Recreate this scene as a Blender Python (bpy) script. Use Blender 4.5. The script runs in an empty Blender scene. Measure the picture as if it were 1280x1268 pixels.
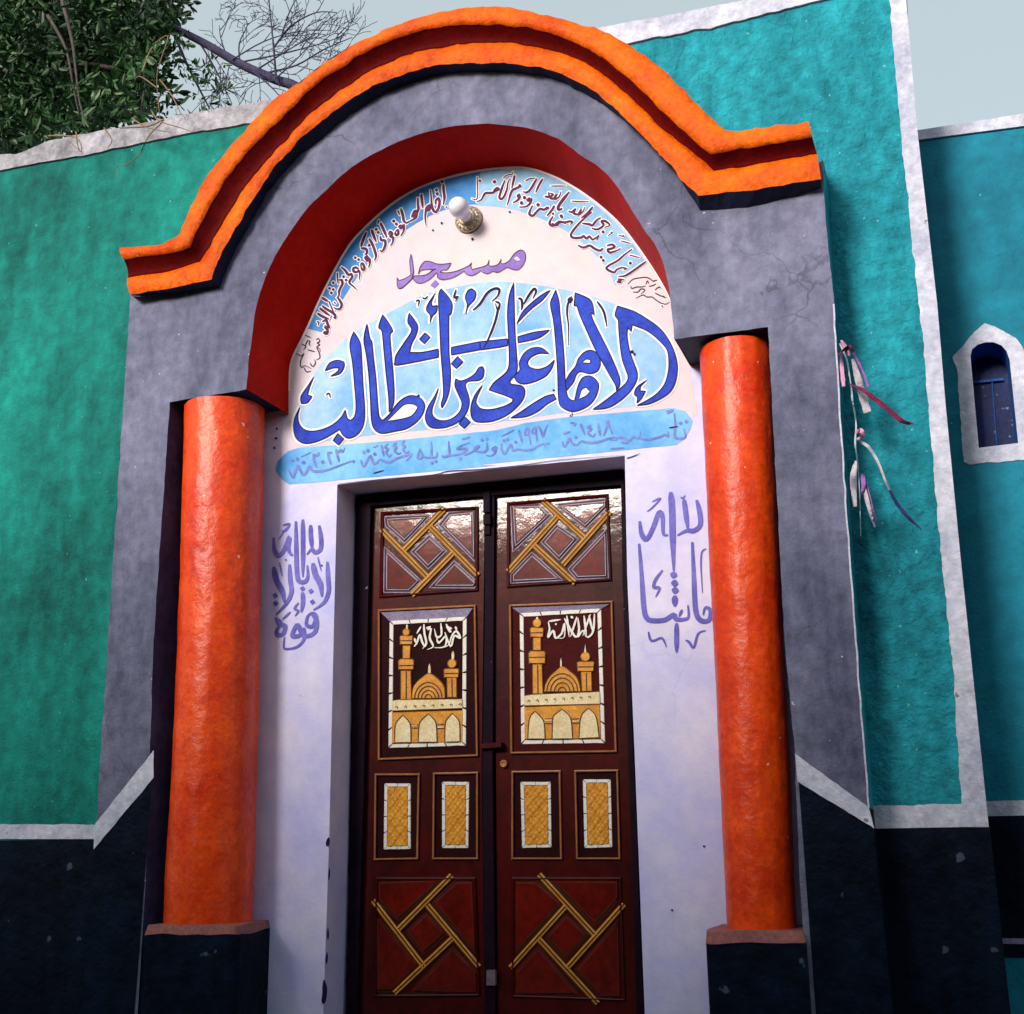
import bpy, math, random
import numpy as np
from mathutils import Vector, Matrix, noise
from mathutils.geometry import tessellate_polygon
R = math.radians
random.seed(7)
S = bpy.context.scene
COL = S.collection

# ------------------------------------------------------------------ camera, sky, sun, exposure
F_PX, CX, CY = 1542.0, 640.0, 634.0
_up = np.array([551 - CX, -5045 - CY, F_PX]); _up /= np.linalg.norm(_up)
_xr = -np.array([-3950 - CX, 1125 - CY, F_PX]); _xr -= _up * (_xr @ _up); _xr /= np.linalg.norm(_xr)
_n = np.cross(_xr, _up)
if _n[2] < 0: _n = -_n
CAM = np.array([0.0, -4.5, 1.05])
cam = bpy.data.cameras.new('camera'); camo = bpy.data.objects.new('camera', cam); COL.objects.link(camo)
cam.sensor_width = 36.0; cam.lens = 36.0 * F_PX / 1280.0
cam.clip_start = 0.05; cam.clip_end = 3000.0
def c2w(d): return Vector((d @ _xr, d @ _n, d @ _up))
bx, by, bz = c2w(np.array([1., 0, 0])), c2w(np.array([0, -1., 0])), c2w(np.array([0, 0, -1.]))
camo.matrix_world = Matrix(((bx.x, by.x, bz.x, CAM[0]), (bx.y, by.y, bz.y, CAM[1]), (bx.z, by.z, bz.z, CAM[2]), (0, 0, 0, 1)))
S.camera = camo

SUN_EL, SUN_AZ = R(20), R(-17)            # azimuth measured from -y (towards the viewer), negative = from the left
w = bpy.data.worlds.new('World'); S.world = w; w.use_nodes = True
nt = w.node_tree; nt.nodes.clear()
sky = nt.nodes.new('ShaderNodeTexSky'); sky.sky_type = 'NISHITA'; sky.sun_disc = False
sky.sun_elevation = SUN_EL; sky.sun_rotation = R(180) - SUN_AZ
sky.air_density = 1.0; sky.dust_density = 4.0; sky.ozone_density = 1.5
bg = nt.nodes.new('ShaderNodeBackground'); bg.inputs['Strength'].default_value = 0.12
wo = nt.nodes.new('ShaderNodeOutputWorld')
veil = nt.nodes.new('ShaderNodeMix'); veil.data_type = 'RGBA'; veil.inputs[0].default_value = .6      # thin pale overcast in front of the blue
veil.inputs[7].default_value = (4.6, 5.2, 5.1, 1)
nt.links.new(sky.outputs[0], veil.inputs[6]); nt.links.new(veil.outputs[2], bg.inputs[0]); nt.links.new(bg.outputs[0], wo.inputs[0])
sl = bpy.data.lights.new('sun', 'SUN'); sl.energy = 2.9; sl.angle = R(15); sl.color = (1.0, 0.90, 0.80)
so = bpy.data.objects.new('sun', sl); COL.objects.link(so)
sd = Vector((math.sin(SUN_AZ) * math.cos(SUN_EL), -math.cos(SUN_AZ) * math.cos(SUN_EL), math.sin(SUN_EL)))
so.location = sd * 30; so.rotation_euler = sd.to_track_quat('Z', 'Y').to_euler()
S.view_settings.view_transform = 'Standard'; S.view_settings.look = 'None'
S.view_settings.exposure = 0.52; S.view_settings.gamma = 1.0

# ------------------------------------------------------------------ helpers
def P(u, v, y):
    """point of the plane y = const seen at photograph position (u, v)"""
    d = np.array([u - CX, v - CY, F_PX]); wx, wy, wz = d @ _xr, d @ _n, d @ _up
    t = (y - CAM[1]) / wy
    return Vector((CAM[0] + wx * t, y, CAM[2] + wz * t))
def unP(p):                                   # world point of a y-plane -> photograph position
    d = np.array([p.x, p.y, p.z]) - CAM; k = np.array([d @ np.array([_xr[i], _n[i], _up[i]]) for i in range(3)]); return (CX + F_PX * k[0] / k[2], CY + F_PX * k[1] / k[2])
def T(s, x0=0, y0=0, k=1.0):
    """'x,y x,y ...' read off an enlarged crop -> photograph positions"""
    return [(float(a.split(',')[0]) / k + x0, float(a.split(',')[1]) / k + y0) for a in s.split()]
def catmull(p, n=4, closed=False, corner=None):
    out = []; m = len(p)
    rng = m if closed else m - 1
    def g(i): return p[i % m] if closed else p[max(0, min(m - 1, i))]
    def sharp(i):
        if corner is None: return False
        if not closed and (i <= 0 or i >= m - 1): return False
        a, b, c = g(i - 1), g(i), g(i + 1)
        v1 = (b[0] - a[0], b[1] - a[1]); v2 = (c[0] - b[0], c[1] - b[1])
        d = (v1[0] * v2[0] + v1[1] * v2[1]) / (math.hypot(*v1) * math.hypot(*v2) + 1e-9)
        return d < corner
    for i in range(rng):
        p0, p1, p2, p3 = g(i - 1), g(i), g(i + 1), g(i + 2)
        if sharp(i): p0 = p1
        if sharp(i + 1): p3 = p2
        for k in range(n):
            t = k / n
            out.append(tuple(0.5 * (2 * p1[j] + (p2[j] - p0[j]) * t + (2 * p0[j] - 5 * p1[j] + 4 * p2[j] - p3[j]) * t * t + (3 * p1[j] - p0[j] - 3 * p2[j] + p3[j]) * t ** 3) for j in range(len(p1))))
    if not closed: out.append(tuple(p[-1]))
    return out
def dense(p, step=8.0, jit=0.0, closed=False, seed=0):
    """resample a polyline, with a slightly uneven hand-made edge"""
    out = []; m = len(p)
    for i in range(m if closed else m - 1):
        a, b = p[i], p[(i + 1) % m]
        L = math.hypot(b[0] - a[0], b[1] - a[1]); k = max(1, int(L / step))
        for j in range(k):
            t = j / k; q = (a[0] + (b[0] - a[0]) * t, a[1] + (b[1] - a[1]) * t)
            if jit and j > 0:
                n1 = noise.noise((q[0] * .05, q[1] * .05, seed)) + .6 * noise.noise((q[0] * .2, q[1] * .2, seed + 5))
                q = (q[0] - (b[1] - a[1]) / L * n1 * jit, q[1] + (b[0] - a[0]) / L * n1 * jit)
            out.append(q)
    if not closed: out.append(p[-1])
    return out
def area(p): return 0.5 * sum(p[i][0] * p[(i + 1) % len(p)][1] - p[(i + 1) % len(p)][0] * p[i][1] for i in range(len(p)))
def inset(p, d):
    """parallel offset of a closed polygon, inward for d > 0"""
    if area(p) < 0: p = p[::-1]
    m = len(p); out = []
    for i in range(m):
        a, b, c = p[i - 1], p[i], p[(i + 1) % m]
        l1 = math.hypot(b[0] - a[0], b[1] - a[1]) + 1e-9; l2 = math.hypot(c[0] - b[0], c[1] - b[1]) + 1e-9
        n1 = (-(b[1] - a[1]) / l1, (b[0] - a[0]) / l1); n2 = (-(c[1] - b[1]) / l2, (c[0] - b[0]) / l2)
        k = 1 + n1[0] * n2[0] + n1[1] * n2[1]; k = max(k, .35)
        out.append((b[0] + (n1[0] + n2[0]) / k * d, b[1] + (n1[1] + n2[1]) / k * d))
    return out
WHOLE = {'dry_twig', 'crown', 'branch', 'limb', 'rosette'}
STROKES = [0]
def lift():                                  # every brush stroke lies a hair in front of the one before
    STROKES[0] += 1; return ((STROKES[0] * .61803) % 1.0) * .0008
class MB:
    def __init__(s): s.v = []; s.f = []; s.sm = []
    def add(s, vs, fs, smooth=False):
        o = len(s.v); s.v += [Vector(v) for v in vs]; s.f += [tuple(i + o for i in f) for f in fs]; s.sm += [smooth] * len(fs)
    def poly(s, px, y, holes=()):
        """flat filled polygon on the plane y, facing the viewer"""
        loops = [[Vector((a, b, 0)) for a, b in px]] + [[Vector((a, b, 0)) for a, b in h] for h in holes]
        pts = [q for l in loops for q in l]
        fs = []
        for t in tessellate_polygon(loops):
            a, b, c = (pts[i] for i in t)
            cr = (b.x - a.x) * (c.y - a.y) - (b.y - a.y) * (c.x - a.x)
            if abs(cr) < 1e-9: continue
            fs.append(tuple(t) if cr < 0 else (t[0], t[2], t[1]))
        s.add([P(q.x, q.y, y) for q in pts], fs)
    def solid(s, px, yf, yb, holes=(), inset_px=0.0, yi=None):
        """polygon standing from the plane yb forward to yf; optional chamfer"""
        if area(px) < 0: px = px[::-1]
        base = [P(a, b, yf) for a, b in px]
        if inset_px:
            base = [P(a, b, yi) for a, b in px]; s.poly(inset(px, inset_px), yf)
            top = [P(a, b, yf) for a, b in inset(px, inset_px)]; m = len(px)
            s.add(base + top, [(i, i + m, (i + 1) % m + m, (i + 1) % m) for i in range(m)])
        else: s.poly(px, yf, holes)
        for lp in [base] + [[P(a, b, yf) for a, b in h] for h in holes]:
            m = len(lp)
            s.add(lp + [Vector((q.x, yb, q.z)) for q in lp], [(i, (i + 1) % m, (i + 1) % m + m, i + m) for i in range(m)])
    def stroke(s, pts, wd, y, taper=True, n=4, closed=False, grow=0.0):
        """brush stroke of width wd (photograph pixels) on the plane y"""
        q = catmull(pts, n, closed) if len(pts) > 2 else ([tuple(pts[0][j] + (pts[1][j] - pts[0][j]) * t / 4 for j in range(2)) for t in range(5)])
        m = len(q); L, Rr = [], []
        for i in range(m):
            if closed: a, b = q[i - 1], q[(i + 1) % m]
            else: a, b = q[max(0, i - 1)], q[min(m - 1, i + 1)]
            dx, dy = b[0] - a[0], b[1] - a[1]; l = math.hypot(dx, dy) + 1e-9
            k = 1.0
            if taper and not closed:
                t = i / (m - 1); k = min(1.0, .45 + 3.2 * t, .25 + 2.2 * (1 - t)) 
            # a reed pen: thicker on one diagonal than on the other
            k *= 1.0 + (.22 * ((dx * .64 + dy * .77) / l) ** 2 - .1 if taper else 0)
            h = wd * .5 * k + grow
            L.append((q[i][0] - dy / l * h, q[i][1] + dx / l * h)); Rr.append((q[i][0] + dy / l * h, q[i][1] - dx / l * h))
            if grow and not closed and i in (0, m - 1):
                e = -grow if i == 0 else grow
                L[-1] = (L[-1][0] + dx / l * e, L[-1][1] + dy / l * e); Rr[-1] = (Rr[-1][0] + dx / l * e, Rr[-1][1] + dy / l * e)
        lf_ = lift(); vs = [P(a, b, y - lf_ - .0003 * (i % m) / m) for i, (a, b) in enumerate(L + Rr)]
        fs = [(i, i + 1, i + 1 + m, i + m) for i in range(m - 1)]
        if closed: fs.append((m - 1, 0, m, 2 * m - 1))
        s.add(vs, fs)
    def dot(s, c, r, y, n=8, sq=.25):
        s.poly([(c[0] + r * (1 + sq * abs(math.cos(2 * a))) * math.cos(a), c[1] + r * (1 + sq * abs(math.cos(2 * a))) * math.sin(a)) for a in [i * 2 * math.pi / n + .2 for i in range(n)]], y - lift())
    def box(s, a, b):
        x0, y0, z0 = a; x1, y1, z1 = b
        s.add([(x0, y0, z0), (x1, y0, z0), (x1, y1, z0), (x0, y1, z0), (x0, y0, z1), (x1, y0, z1), (x1, y1, z1), (x0, y1, z1)],
              [(0, 3, 2, 1), (4, 5, 6, 7), (0, 1, 5, 4), (1, 2, 6, 5), (2, 3, 7, 6), (3, 0, 4, 7)])
    def loft(s, rows, smooth=True, closed=False):
        m = len(rows[0]); vs = [v for r in rows for v in r]; fs = []
        for i in range(len(rows) - 1):
            for j in range(m if closed else m - 1):
                k = (j + 1) % m
                fs.append((i * m + j, i * m + k, (i + 1) * m + k, (i + 1) * m + j))
        s.add(vs, fs, smooth)
    def tube(s, pts, rad, n=6):
        pts = [Vector(p) for p in pts]; rows = []
        for i, p in enumerate(pts):
            d = (pts[min(i + 1, len(pts) - 1)] - pts[max(i - 1, 0)]).normalized()
            a = d.cross(Vector((0, 0, 1)) if abs(d.z) < .9 else Vector((1, 0, 0))).normalized(); b = d.cross(a)
            r = rad[i] if isinstance(rad, (list, tuple)) else rad
            rows.append([p + (a * math.cos(t) + b * math.sin(t)) * r for t in [k * 2 * math.pi / n for k in range(n)]])
        s.loft(rows, True, True)
        for r, o in ((rows[0], 1), (rows[-1], 0)): s.add(r, [tuple(range(n))[::-1] if o else tuple(range(n))])
    def lathe(s, c, prof, n=24):
        """turned shape about an axis through c along -y; prof = (distance in front, radius)"""
        rows = [[Vector((c.x + r * math.cos(t), c.y - d, c.z + r * math.sin(t))) for t in [k * 2 * math.pi / n for k in range(n)]] for d, r in prof]
        s.loft(rows, True, True)
    def pieces(s):
        # groups of loose islands that lie apart from each other
        par = list(range(len(s.v)))
        def fd(i):
            while par[i] != i: par[i] = par[par[i]]; i = par[i]
            return i
        for f in s.f:
            for i in f[1:]: par[fd(i)] = fd(f[0])
        isl = {}
        for i, v in enumerate(s.v): isl.setdefault(fd(i), []).append(i)
        keys = list(isl); k = len(keys)
        if k < 2 or k > 900: return None
        lo = np.array([[min(s.v[i][j] for i in isl[q]) for j in range(3)] for q in keys]); hi = np.array([[max(s.v[i][j] for i in isl[q]) for j in range(3)] for q in keys])
        size = (hi - lo).max(axis=1)
        gap = np.maximum(0, np.maximum(lo[:, None] - hi[None], lo[None] - hi[:, None])); near = np.sqrt((gap ** 2).sum(2)) <= np.maximum(.0195, .49 * np.maximum(size[:, None], size[None]))
        lab = list(range(k))
        def fl(i):
            while lab[i] != i: lab[i] = lab[lab[i]]; i = lab[i]
            return i
        for a, b in zip(*np.nonzero(np.triu(near, 1))): lab[fl(a)] = fl(b)
        grp = {}
        for n_, q in enumerate(keys): grp.setdefault(fl(n_), set()).add(q)
        if len(grp) < 2: return None
        out = []
        for g_ in grp.values():
            b = MB(); mp = {}
            for f, sm in zip(s.f, s.sm):
                if fd(f[0]) in g_:
                    for i in f:
                        if i not in mp: mp[i] = len(b.v); b.v.append(s.v[i])
                    b.f.append(tuple(mp[i] for i in f)); b.sm.append(sm)
            out.append(b)
        return out
    def build(s, name, mat, parent=None, split=True):
        if split and parent is not None and name not in WHOLE:
            ps = s.pieces()
            if ps: return [b.build(name, mat, parent, False) for b in ps][0]
        me = bpy.data.meshes.new(name)
        off = parent_loc(parent)
        me.from_pydata([v - off for v in s.v], [], s.f); me.update()
        for p, k in zip(me.polygons, s.sm): p.use_smooth = k
        me.materials.append(mat)
        o = bpy.data.objects.new(name, me); COL.objects.link(o)
        if parent is not None: o.parent = parent
        return o
def parent_loc(p):
    v = Vector((0, 0, 0))
    while p is not None: v += p.location; p = p.parent
    return v
def thing(name, label, cat, loc, group=None):
    o = bpy.data.objects.new(name, None); COL.objects.link(o); o.location = loc; o.empty_display_size = .1
    o['label'] = label; o['category'] = cat
    if group: o['group'] = group
    return o

# ------------------------------------------------------------------ materials
def mat(name, col, rough=.7, var=.0, vscale=3.0, col2=None, bump=.0, bscale=60.0, spec=.22, coat=0.0, speck=None, cior=1.5, streak=False, metal=0.0, crack=0.0, bump2=0.0, b2scale=6.0):
    m = bpy.data.materials.new(name); m.use_nodes = True
    t = m.node_tree; N = t.nodes; L = t.links; b = N['Principled BSDF']
    b.inputs['Roughness'].default_value = rough; b.inputs['Specular IOR Level'].default_value = spec
    b.inputs['Metallic'].default_value = metal
    b.inputs['Coat Weight'].default_value = coat; b.inputs['Coat Roughness'].default_value = .07; b.inputs['Coat IOR'].default_value = cior
    tc = N.new('ShaderNodeTexCoord'); co = tc.outputs['Object']
    c = (*col, 1)
    last = None
    if col2 is not None:
        mp = N.new('ShaderNodeMapping'); L.new(co, mp.inputs[0])
        if streak: mp.inputs['Scale'].default_value = (1.0, 1.0, .42)
        nz = N.new('ShaderNodeTexNoise'); nz.inputs['Scale'].default_value = vscale; nz.inputs['Detail'].default_value = 12; nz.inputs['Roughness'].default_value = .74
        L.new(mp.outputs[0], nz.inputs['Vector'])
        rp = N.new('ShaderNodeValToRGB'); rp.color_ramp.elements[0].position = .36; rp.color_ramp.elements[1].position = .66
        rp.color_ramp.elements[0].color = c; rp.color_ramp.elements[1].color = (*col2, 1)
        L.new(nz.outputs['Fac'], rp.inputs[0]); last = rp.outputs[0]
    if var:
        nz2 = N.new('ShaderNodeTexNoise'); nz2.inputs['Scale'].default_value = vscale * 9; nz2.inputs['Detail'].default_value = 5; L.new(co, nz2.inputs['Vector'])
        mr = N.new('ShaderNodeMapRange'); mr.inputs[1].default_value = .25; mr.inputs[2].default_value = .75; mr.inputs[3].default_value = 1 - var; mr.inputs[4].default_value = 1 + var
        L.new(nz2.outputs['Fac'], mr.inputs[0])
        mx = N.new('ShaderNodeMix'); mx.data_type = 'RGBA'; mx.blend_type = 'MULTIPLY'; mx.inputs[0].default_value = 1
        if last: L.new(last, mx.inputs[6])
        else: mx.inputs[6].default_value = c
        L.new(mr.outputs[0], mx.inputs[7]); last = mx.outputs[2]
    if speck is not None:
        scol, sscale, thr = speck
        nz3 = N.new('ShaderNodeTexNoise'); nz3.inputs['Scale'].default_value = sscale; nz3.inputs['Detail'].default_value = 3; L.new(co, nz3.inputs['Vector'])
        r3 = N.new('ShaderNodeValToRGB'); r3.color_ramp.elements[0].position = thr; r3.color_ramp.elements[1].position = thr + .03
        r3.color_ramp.elements[0].color = (0, 0, 0, 1); r3.color_ramp.elements[1].color = (1, 1, 1, 1); L.new(nz3.outputs['Fac'], r3.inputs[0])
        mx = N.new('ShaderNodeMix'); mx.data_type = 'RGBA'
        L.new(r3.outputs[0], mx.inputs[0])
        if last: L.new(last, mx.inputs[6])
        else: mx.inputs[6].default_value = c
        mx.inputs[7].default_value = (*scol, 1); last = mx.outputs[2]
    if crack:
        nd = N.new('ShaderNodeTexNoise'); nd.inputs['Scale'].default_value = 2.5; nd.inputs['Detail'].default_value = 6; L.new(co, nd.inputs['Vector'])
        ad = N.new('ShaderNodeVectorMath'); ad.operation = 'MULTIPLY_ADD'; ad.inputs[1].default_value = (.5, .5, .5); L.new(nd.outputs['Color'], ad.inputs[0]); L.new(co, ad.inputs[2])
        vo = N.new('ShaderNodeTexVoronoi'); vo.feature = 'DISTANCE_TO_EDGE'; vo.inputs['Scale'].default_value = 1.9; L.new(ad.outputs[0], vo.inputs['Vector'])
        r4 = N.new('ShaderNodeMapRange'); r4.inputs[1].default_value = .002; r4.inputs[2].default_value = .010; r4.inputs[3].default_value = 1; r4.inputs[4].default_value = 0; L.new(vo.outputs['Distance'], r4.inputs[0])
        n5 = N.new('ShaderNodeTexNoise'); n5.inputs['Scale'].default_value = 1.7; n5.inputs['Detail'].default_value = 4; L.new(co, n5.inputs['Vector'])
        r5 = N.new('ShaderNodeMapRange'); r5.inputs[1].default_value = .50; r5.inputs[2].default_value = .58; r5.inputs[4].default_value = crack; L.new(n5.outputs['Fac'], r5.inputs[0])
        mu = N.new('ShaderNodeMath'); mu.operation = 'MULTIPLY'; L.new(r4.outputs[0], mu.inputs[0]); L.new(r5.outputs[0], mu.inputs[1])
        mx = N.new('ShaderNodeMix'); mx.data_type = 'RGBA'; L.new(mu.outputs[0], mx.inputs[0])
        if last: L.new(last, mx.inputs[6])
        else: mx.inputs[6].default_value = c
        mx.inputs[7].default_value = (col[0] * .25, col[1] * .25, col[2] * .3, 1); last = mx.outputs[2]
    if last: L.new(last, b.inputs['Base Color'])
    else: b.inputs['Base Color'].default_value = c
    nrm = None
    for bs, sc, dist in ((bump2, b2scale, .03), (bump, bscale, .006)):
        if bs:
            nb = N.new('ShaderNodeTexNoise'); nb.inputs['Scale'].default_value = sc; nb.inputs['Detail'].default_value = 6; nb.inputs['Roughness'].default_value = .6; L.new(co, nb.inputs['Vector'])
            bp = N.new('ShaderNodeBump'); bp.inputs['Strength'].default_value = bs; bp.inputs['Distance'].default_value = dist; L.new(nb.outputs['Fac'], bp.inputs['Height'])
            if nrm: L.new(nrm, bp.inputs['Normal'])
            nrm = bp.outputs[0]
    if nrm: L.new(nrm, b.inputs['Normal']); L.new(nrm, b.inputs['Coat Normal'])
    return m
M = {}
M['green'] = mat('green plaster paint', (.0008, .060, .058), .65, .3, 1.5, (.008, .27, .235), .7, 80, spec=.1, bump2=.5, b2scale=12, speck=((.18, .42, .40), 40, .71), streak=True, crack=.2)
M['teal'] = mat('turquoise plaster paint', (.003, .115, .165), .65, .35, 1.8, (.022, .39, .50), 1.0, 60, spec=.13, bump2=.9, b2scale=18, speck=((.14, .44, .54), 44, .685), streak=True, crack=.35)
M['teal2'] = mat('far turquoise paint', (.003, .12, .20), .65, .2, 1.5, (.008, .24, .36), .6, 60, spec=.15, speck=((.20, .46, .52), 45, .735), crack=.3)
M['coping'] = mat('whitewash', (.36, .39, .54), .75, .2, 3.5, (.64, .66, .78), .7, 60, spec=.12, speck=((.22, .21, .26), 14, .715), bump2=.5, b2scale=9)
M['worn'] = mat('worn whitewash', (.17, .17, .20), .8, .25, 5, (.46, .46, .54), .8, 50, spec=.1, speck=((.13, .11, .09), 12, .69), bump2=.6, b2scale=9)
M['navy'] = mat('navy dado paint', (.0005, .0016, .006), .6, .5, 1.6, (.0030, .0105, .030), .7, 45, spec=.06, speck=((.055, .075, .11), 13, .70), bump2=.7, b2scale=6, crack=.3)
M['grey'] = mat('grey portal paint', (.048, .055, .110), .65, .28, 2.0, (.205, .213, .33), .45, 80, spec=.12, speck=((.5, .48, .58), 34, .715), streak=True, bump2=.35, b2scale=5, crack=.4)
M['orange'] = mat('orange cornice paint', (.52, .050, .001), .5, .25, 5, (.82, .15, .002), .6, 70, spec=.12, speck=((.85, .55, .35), 22, .76), bump2=.4, b2scale=10)
M['column'] = mat('orange red column paint', (.58, .022, .0004), .36, .2, 5, (.86, .085, .0008), .5, 34, spec=.4, speck=((.75, .5, .42), 28, .735), bump2=.26, b2scale=6)
M['red'] = mat('red soffit paint', (.40, .0035, .0008), .6, .15, 4, (.52, .008, .001), .3, 50, spec=.05)
M['darkred'] = mat('dark red groove paint', (.075, .0015, .0022), .6, .25, 5, (.115, .0025, .003), .4, 50, spec=.08)
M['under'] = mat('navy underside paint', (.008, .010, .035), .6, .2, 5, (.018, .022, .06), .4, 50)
M['white'] = mat('white portal paint', (.48, .50, .90), .6, .05, 1.3, (.76, .74, .90), .2, 60, spec=.12, speck=((.42, .38, .50), 18, .775), bump2=.22, b2scale=5, crack=.12)
M['tympanum'] = mat('sun warmed tympanum white', (.60, .55, .68), .65, .05, 1.6, (.72, .61, .62), .2, 60, spec=.08, bump2=.22, b2scale=5, crack=.1)  # white of the wall with warm sunlight tinted into its colour
M['halo'] = mat('white outline paint', (.82, .80, .86), .6, .05)
M['sky_field'] = mat('light blue field paint', (.13, .36, .80), .6, .08, 2.6, (.42, .62, .88), .12, 60)
M['ring'] = mat('pale blue ring paint', (.14, .36, .66), .6, .12, 4, (.30, .54, .80), .15, 60)
M['ring_shade'] = mat('shaded blue ring paint', (.015, .14, .48), .6, .15, 4, (.06, .30, .70), .15, 60)  # darker copy of the ring paint, the left side's shade put into the colour
M['banner'] = mat('blue banner paint', (.06, .30, .74), .6, .10, 3, (.22, .54, .86), .15, 60)
M['letter'] = mat('royal blue lettering', (.007, .024, .36), .55, .25, 9, (.026, .075, .60), .15, 60, spec=.1)
M['ink'] = mat('navy outline ink', (.006, .008, .07), .6, spec=.1)
M['violet'] = mat('violet lettering', (.17, .09, .44), .6, .15, 8, (.30, .20, .58), .15, 60)
M['violet2'] = mat('violet blue lettering', (.085, .08, .44), .6, .2, 8, (.19, .18, .62))
M['maroon'] = mat('maroon lettering', (.055, .010, .045), .6, .2, 20, (.14, .028, .10), spec=.1)
M['slate'] = mat('faded violet lettering', (.11, .14, .48), .6, .2, 14, (.20, .28, .66), spec=.1)
M['black'] = mat('black thin lettering', (.012, .006, .018), .6)
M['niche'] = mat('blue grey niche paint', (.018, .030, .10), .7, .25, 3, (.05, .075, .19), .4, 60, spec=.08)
M['pink'] = mat('pinkish bare ledge', (.34, .13, .11), .7, .25, 8, (.24, .09, .10), .8, 40)
M['door'] = mat('varnished red door wood', (.024, .0006, .0009), .4, .35, 3, (.066, .0018, .0016), .10, 20, spec=.08, coat=.8, cior=1.42, streak=True, bump2=.05, b2scale=9)
M['field'] = mat('varnished raised door panel', (.060, .0014, .0010), .35, .35, 4, (.16, .0055, .0016), .08, 12, spec=.08, coat=1, cior=1.5, streak=True, bump2=.035, b2scale=5)
M['darkwood'] = mat('dark door frame', (.005, .0015, .006), .6, .3, 6, (.013, .004, .013), .4, 30, speck=((.22, .19, .32), 26, .745), spec=.06)
M['gold'] = mat('ochre painted strip', (.48, .20, .018), .45, .25, 14, (.66, .34, .06), .4, 40, spec=.2)
M['bronze'] = mat('bronze edge moulding', (.30, .11, .04), .35, .25, 14, (.42, .18, .07), .4, 40, coat=.3)
M['ochre'] = mat('ochre relief', (.50, .185, .010), .45, .25, 16, (.72, .34, .03), .5, 40, spec=.25)
M['cream'] = mat('cream relief', (.66, .52, .27), .5, .18, 12, (.80, .72, .50), .4, 40, spec=.2)
M['relief_white'] = mat('white relief', (.70, .68, .64), .45, .1, 12, (.78, .76, .72), .3, 40)
M['groove'] = mat('dark relief groove', (.05, .012, .006), .5)
M['bevel'] = mat('lilac bevel', (.20, .17, .30), .4, .3, 14, (.32, .28, .44), .3, 40)
M['steel'] = mat('dull steel', (.10, .08, .11), .45, .3, 20, (.2, .17, .2), metal=.3)
M['bulb'] = mat('opal bulb glass', (.80, .80, .92), .18, spec=.5, coat=.4)
M['brass'] = mat('old brass', (.50, .42, .30), .35, .3, 40, (.70, .62, .5), .8, 60, metal=.7)
M['shutter'] = mat('navy shutter paint', (.006, .014, .07), .5, .3, 8, (.014, .030, .13), .4, 40, spec=.15, speck=((.2, .25, .4), 40, .68))
M['bluereveal'] = mat('blue reveal paint', (.02, .09, .36), .6, .2, 6, (.03, .14, .46), .5, 50, spec=.1)
M['bark'] = mat('bark', (.05, .04, .045), .85, .3, 8, (.11, .09, .09), .9, 40)
M['bare'] = mat('bare branch bark', (.035, .032, .075), .85, .3, 8, (.07, .065, .13), .8, 60)
M['twig'] = mat('dry twig', (.16, .10, .06), .85, .3, 12, (.26, .18, .11))
def leaf_mat(name, a, b):
    m = mat(name, a, .5, .2, 1.6, b, spec=.4)
    m.node_tree.nodes['Principled BSDF'].inputs['Subsurface Weight'].default_value = 0
    return m
M['leaf'] = leaf_mat('dark green leaf', (.003, .018, .010), (.030, .11, .022))
M['sand'] = mat('packed earth ground', (.085, .070, .056), .95, .2, .5, (.13, .105, .08), .6, 8, spec=.05)
M['stone'] = mat('stone step', (.25, .22, .2), .85, .2, 3, (.32, .29, .26), .6, 30)
M['mud'] = mat('dark mud plaster', (.045, .032, .026), .95, .15, .6, (.07, .05, .038), .6, 12, spec=.05)
M['recess'] = mat('dark picture ground', (.012, .0007, .0022), .6, .3, 8, (.026, .0015, .004), .3, 30, spec=.06)
M['recess_red'] = mat('red picture ground', (.034, .0012, .002), .6, .3, 8, (.070, .0026, .003), .3, 30, spec=.08)
M['hole'] = mat('dark opening', (.02, .02, .025), .5)

# ------------------------------------------------------------------ levels (metres behind the portal's face)
YP, YB, YW, YD, YL, YN = 0.0, 0.30, 0.25, 0.47, 0.50, 0.75
PORTAL_X = P(612, 1150, 0).x

# ground
g = MB(); n = 40
g.add([(-600, -600, 0), (600, -600, 0), (600, 600, 0), (-600, 600, 0)], [(0, 1, 2, 3)])
o = g.build('ground', M['sand']); o['kind'] = 'structure'

# ------------------------------------------------------------------ boundary walls
def to_ground(u, v, y):                       # foot of the vertical under a photographed point
    p = P(u, v, y); return Vector((p.x, y, 0))
def wall_piece(mb, top, yf, yb, z0=0.0):
    """upright wall whose upper edge is the polyline top (world points, left to right)"""
    m = len(top); lo = [Vector((p.x, yf, z0)) for p in top]; hi = [Vector((p.x, yf, p.z)) for p in top]
    mb.add(lo + hi, [(i, i + 1, m + i + 1, m + i) for i in range(m - 1)])
    lob = [Vector((p.x, yb, z0)) for p in top]; hib = [Vector((p.x, yb, p.z)) for p in top]
    mb.add(lob + hib, [(i + 1, i, m + i, m + i + 1) for i in range(m - 1)])
    mb.add(hi + hib, [(i, i + 1, m + i + 1, m + i) for i in range(m - 1)])
    mb.add([lo[0], lob[0], hib[0], hi[0]], [(0, 1, 2, 3)][::1]); mb.add([lo[-1], hi[-1], hib[-1], lob[-1]], [(0, 3, 2, 1)])

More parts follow.
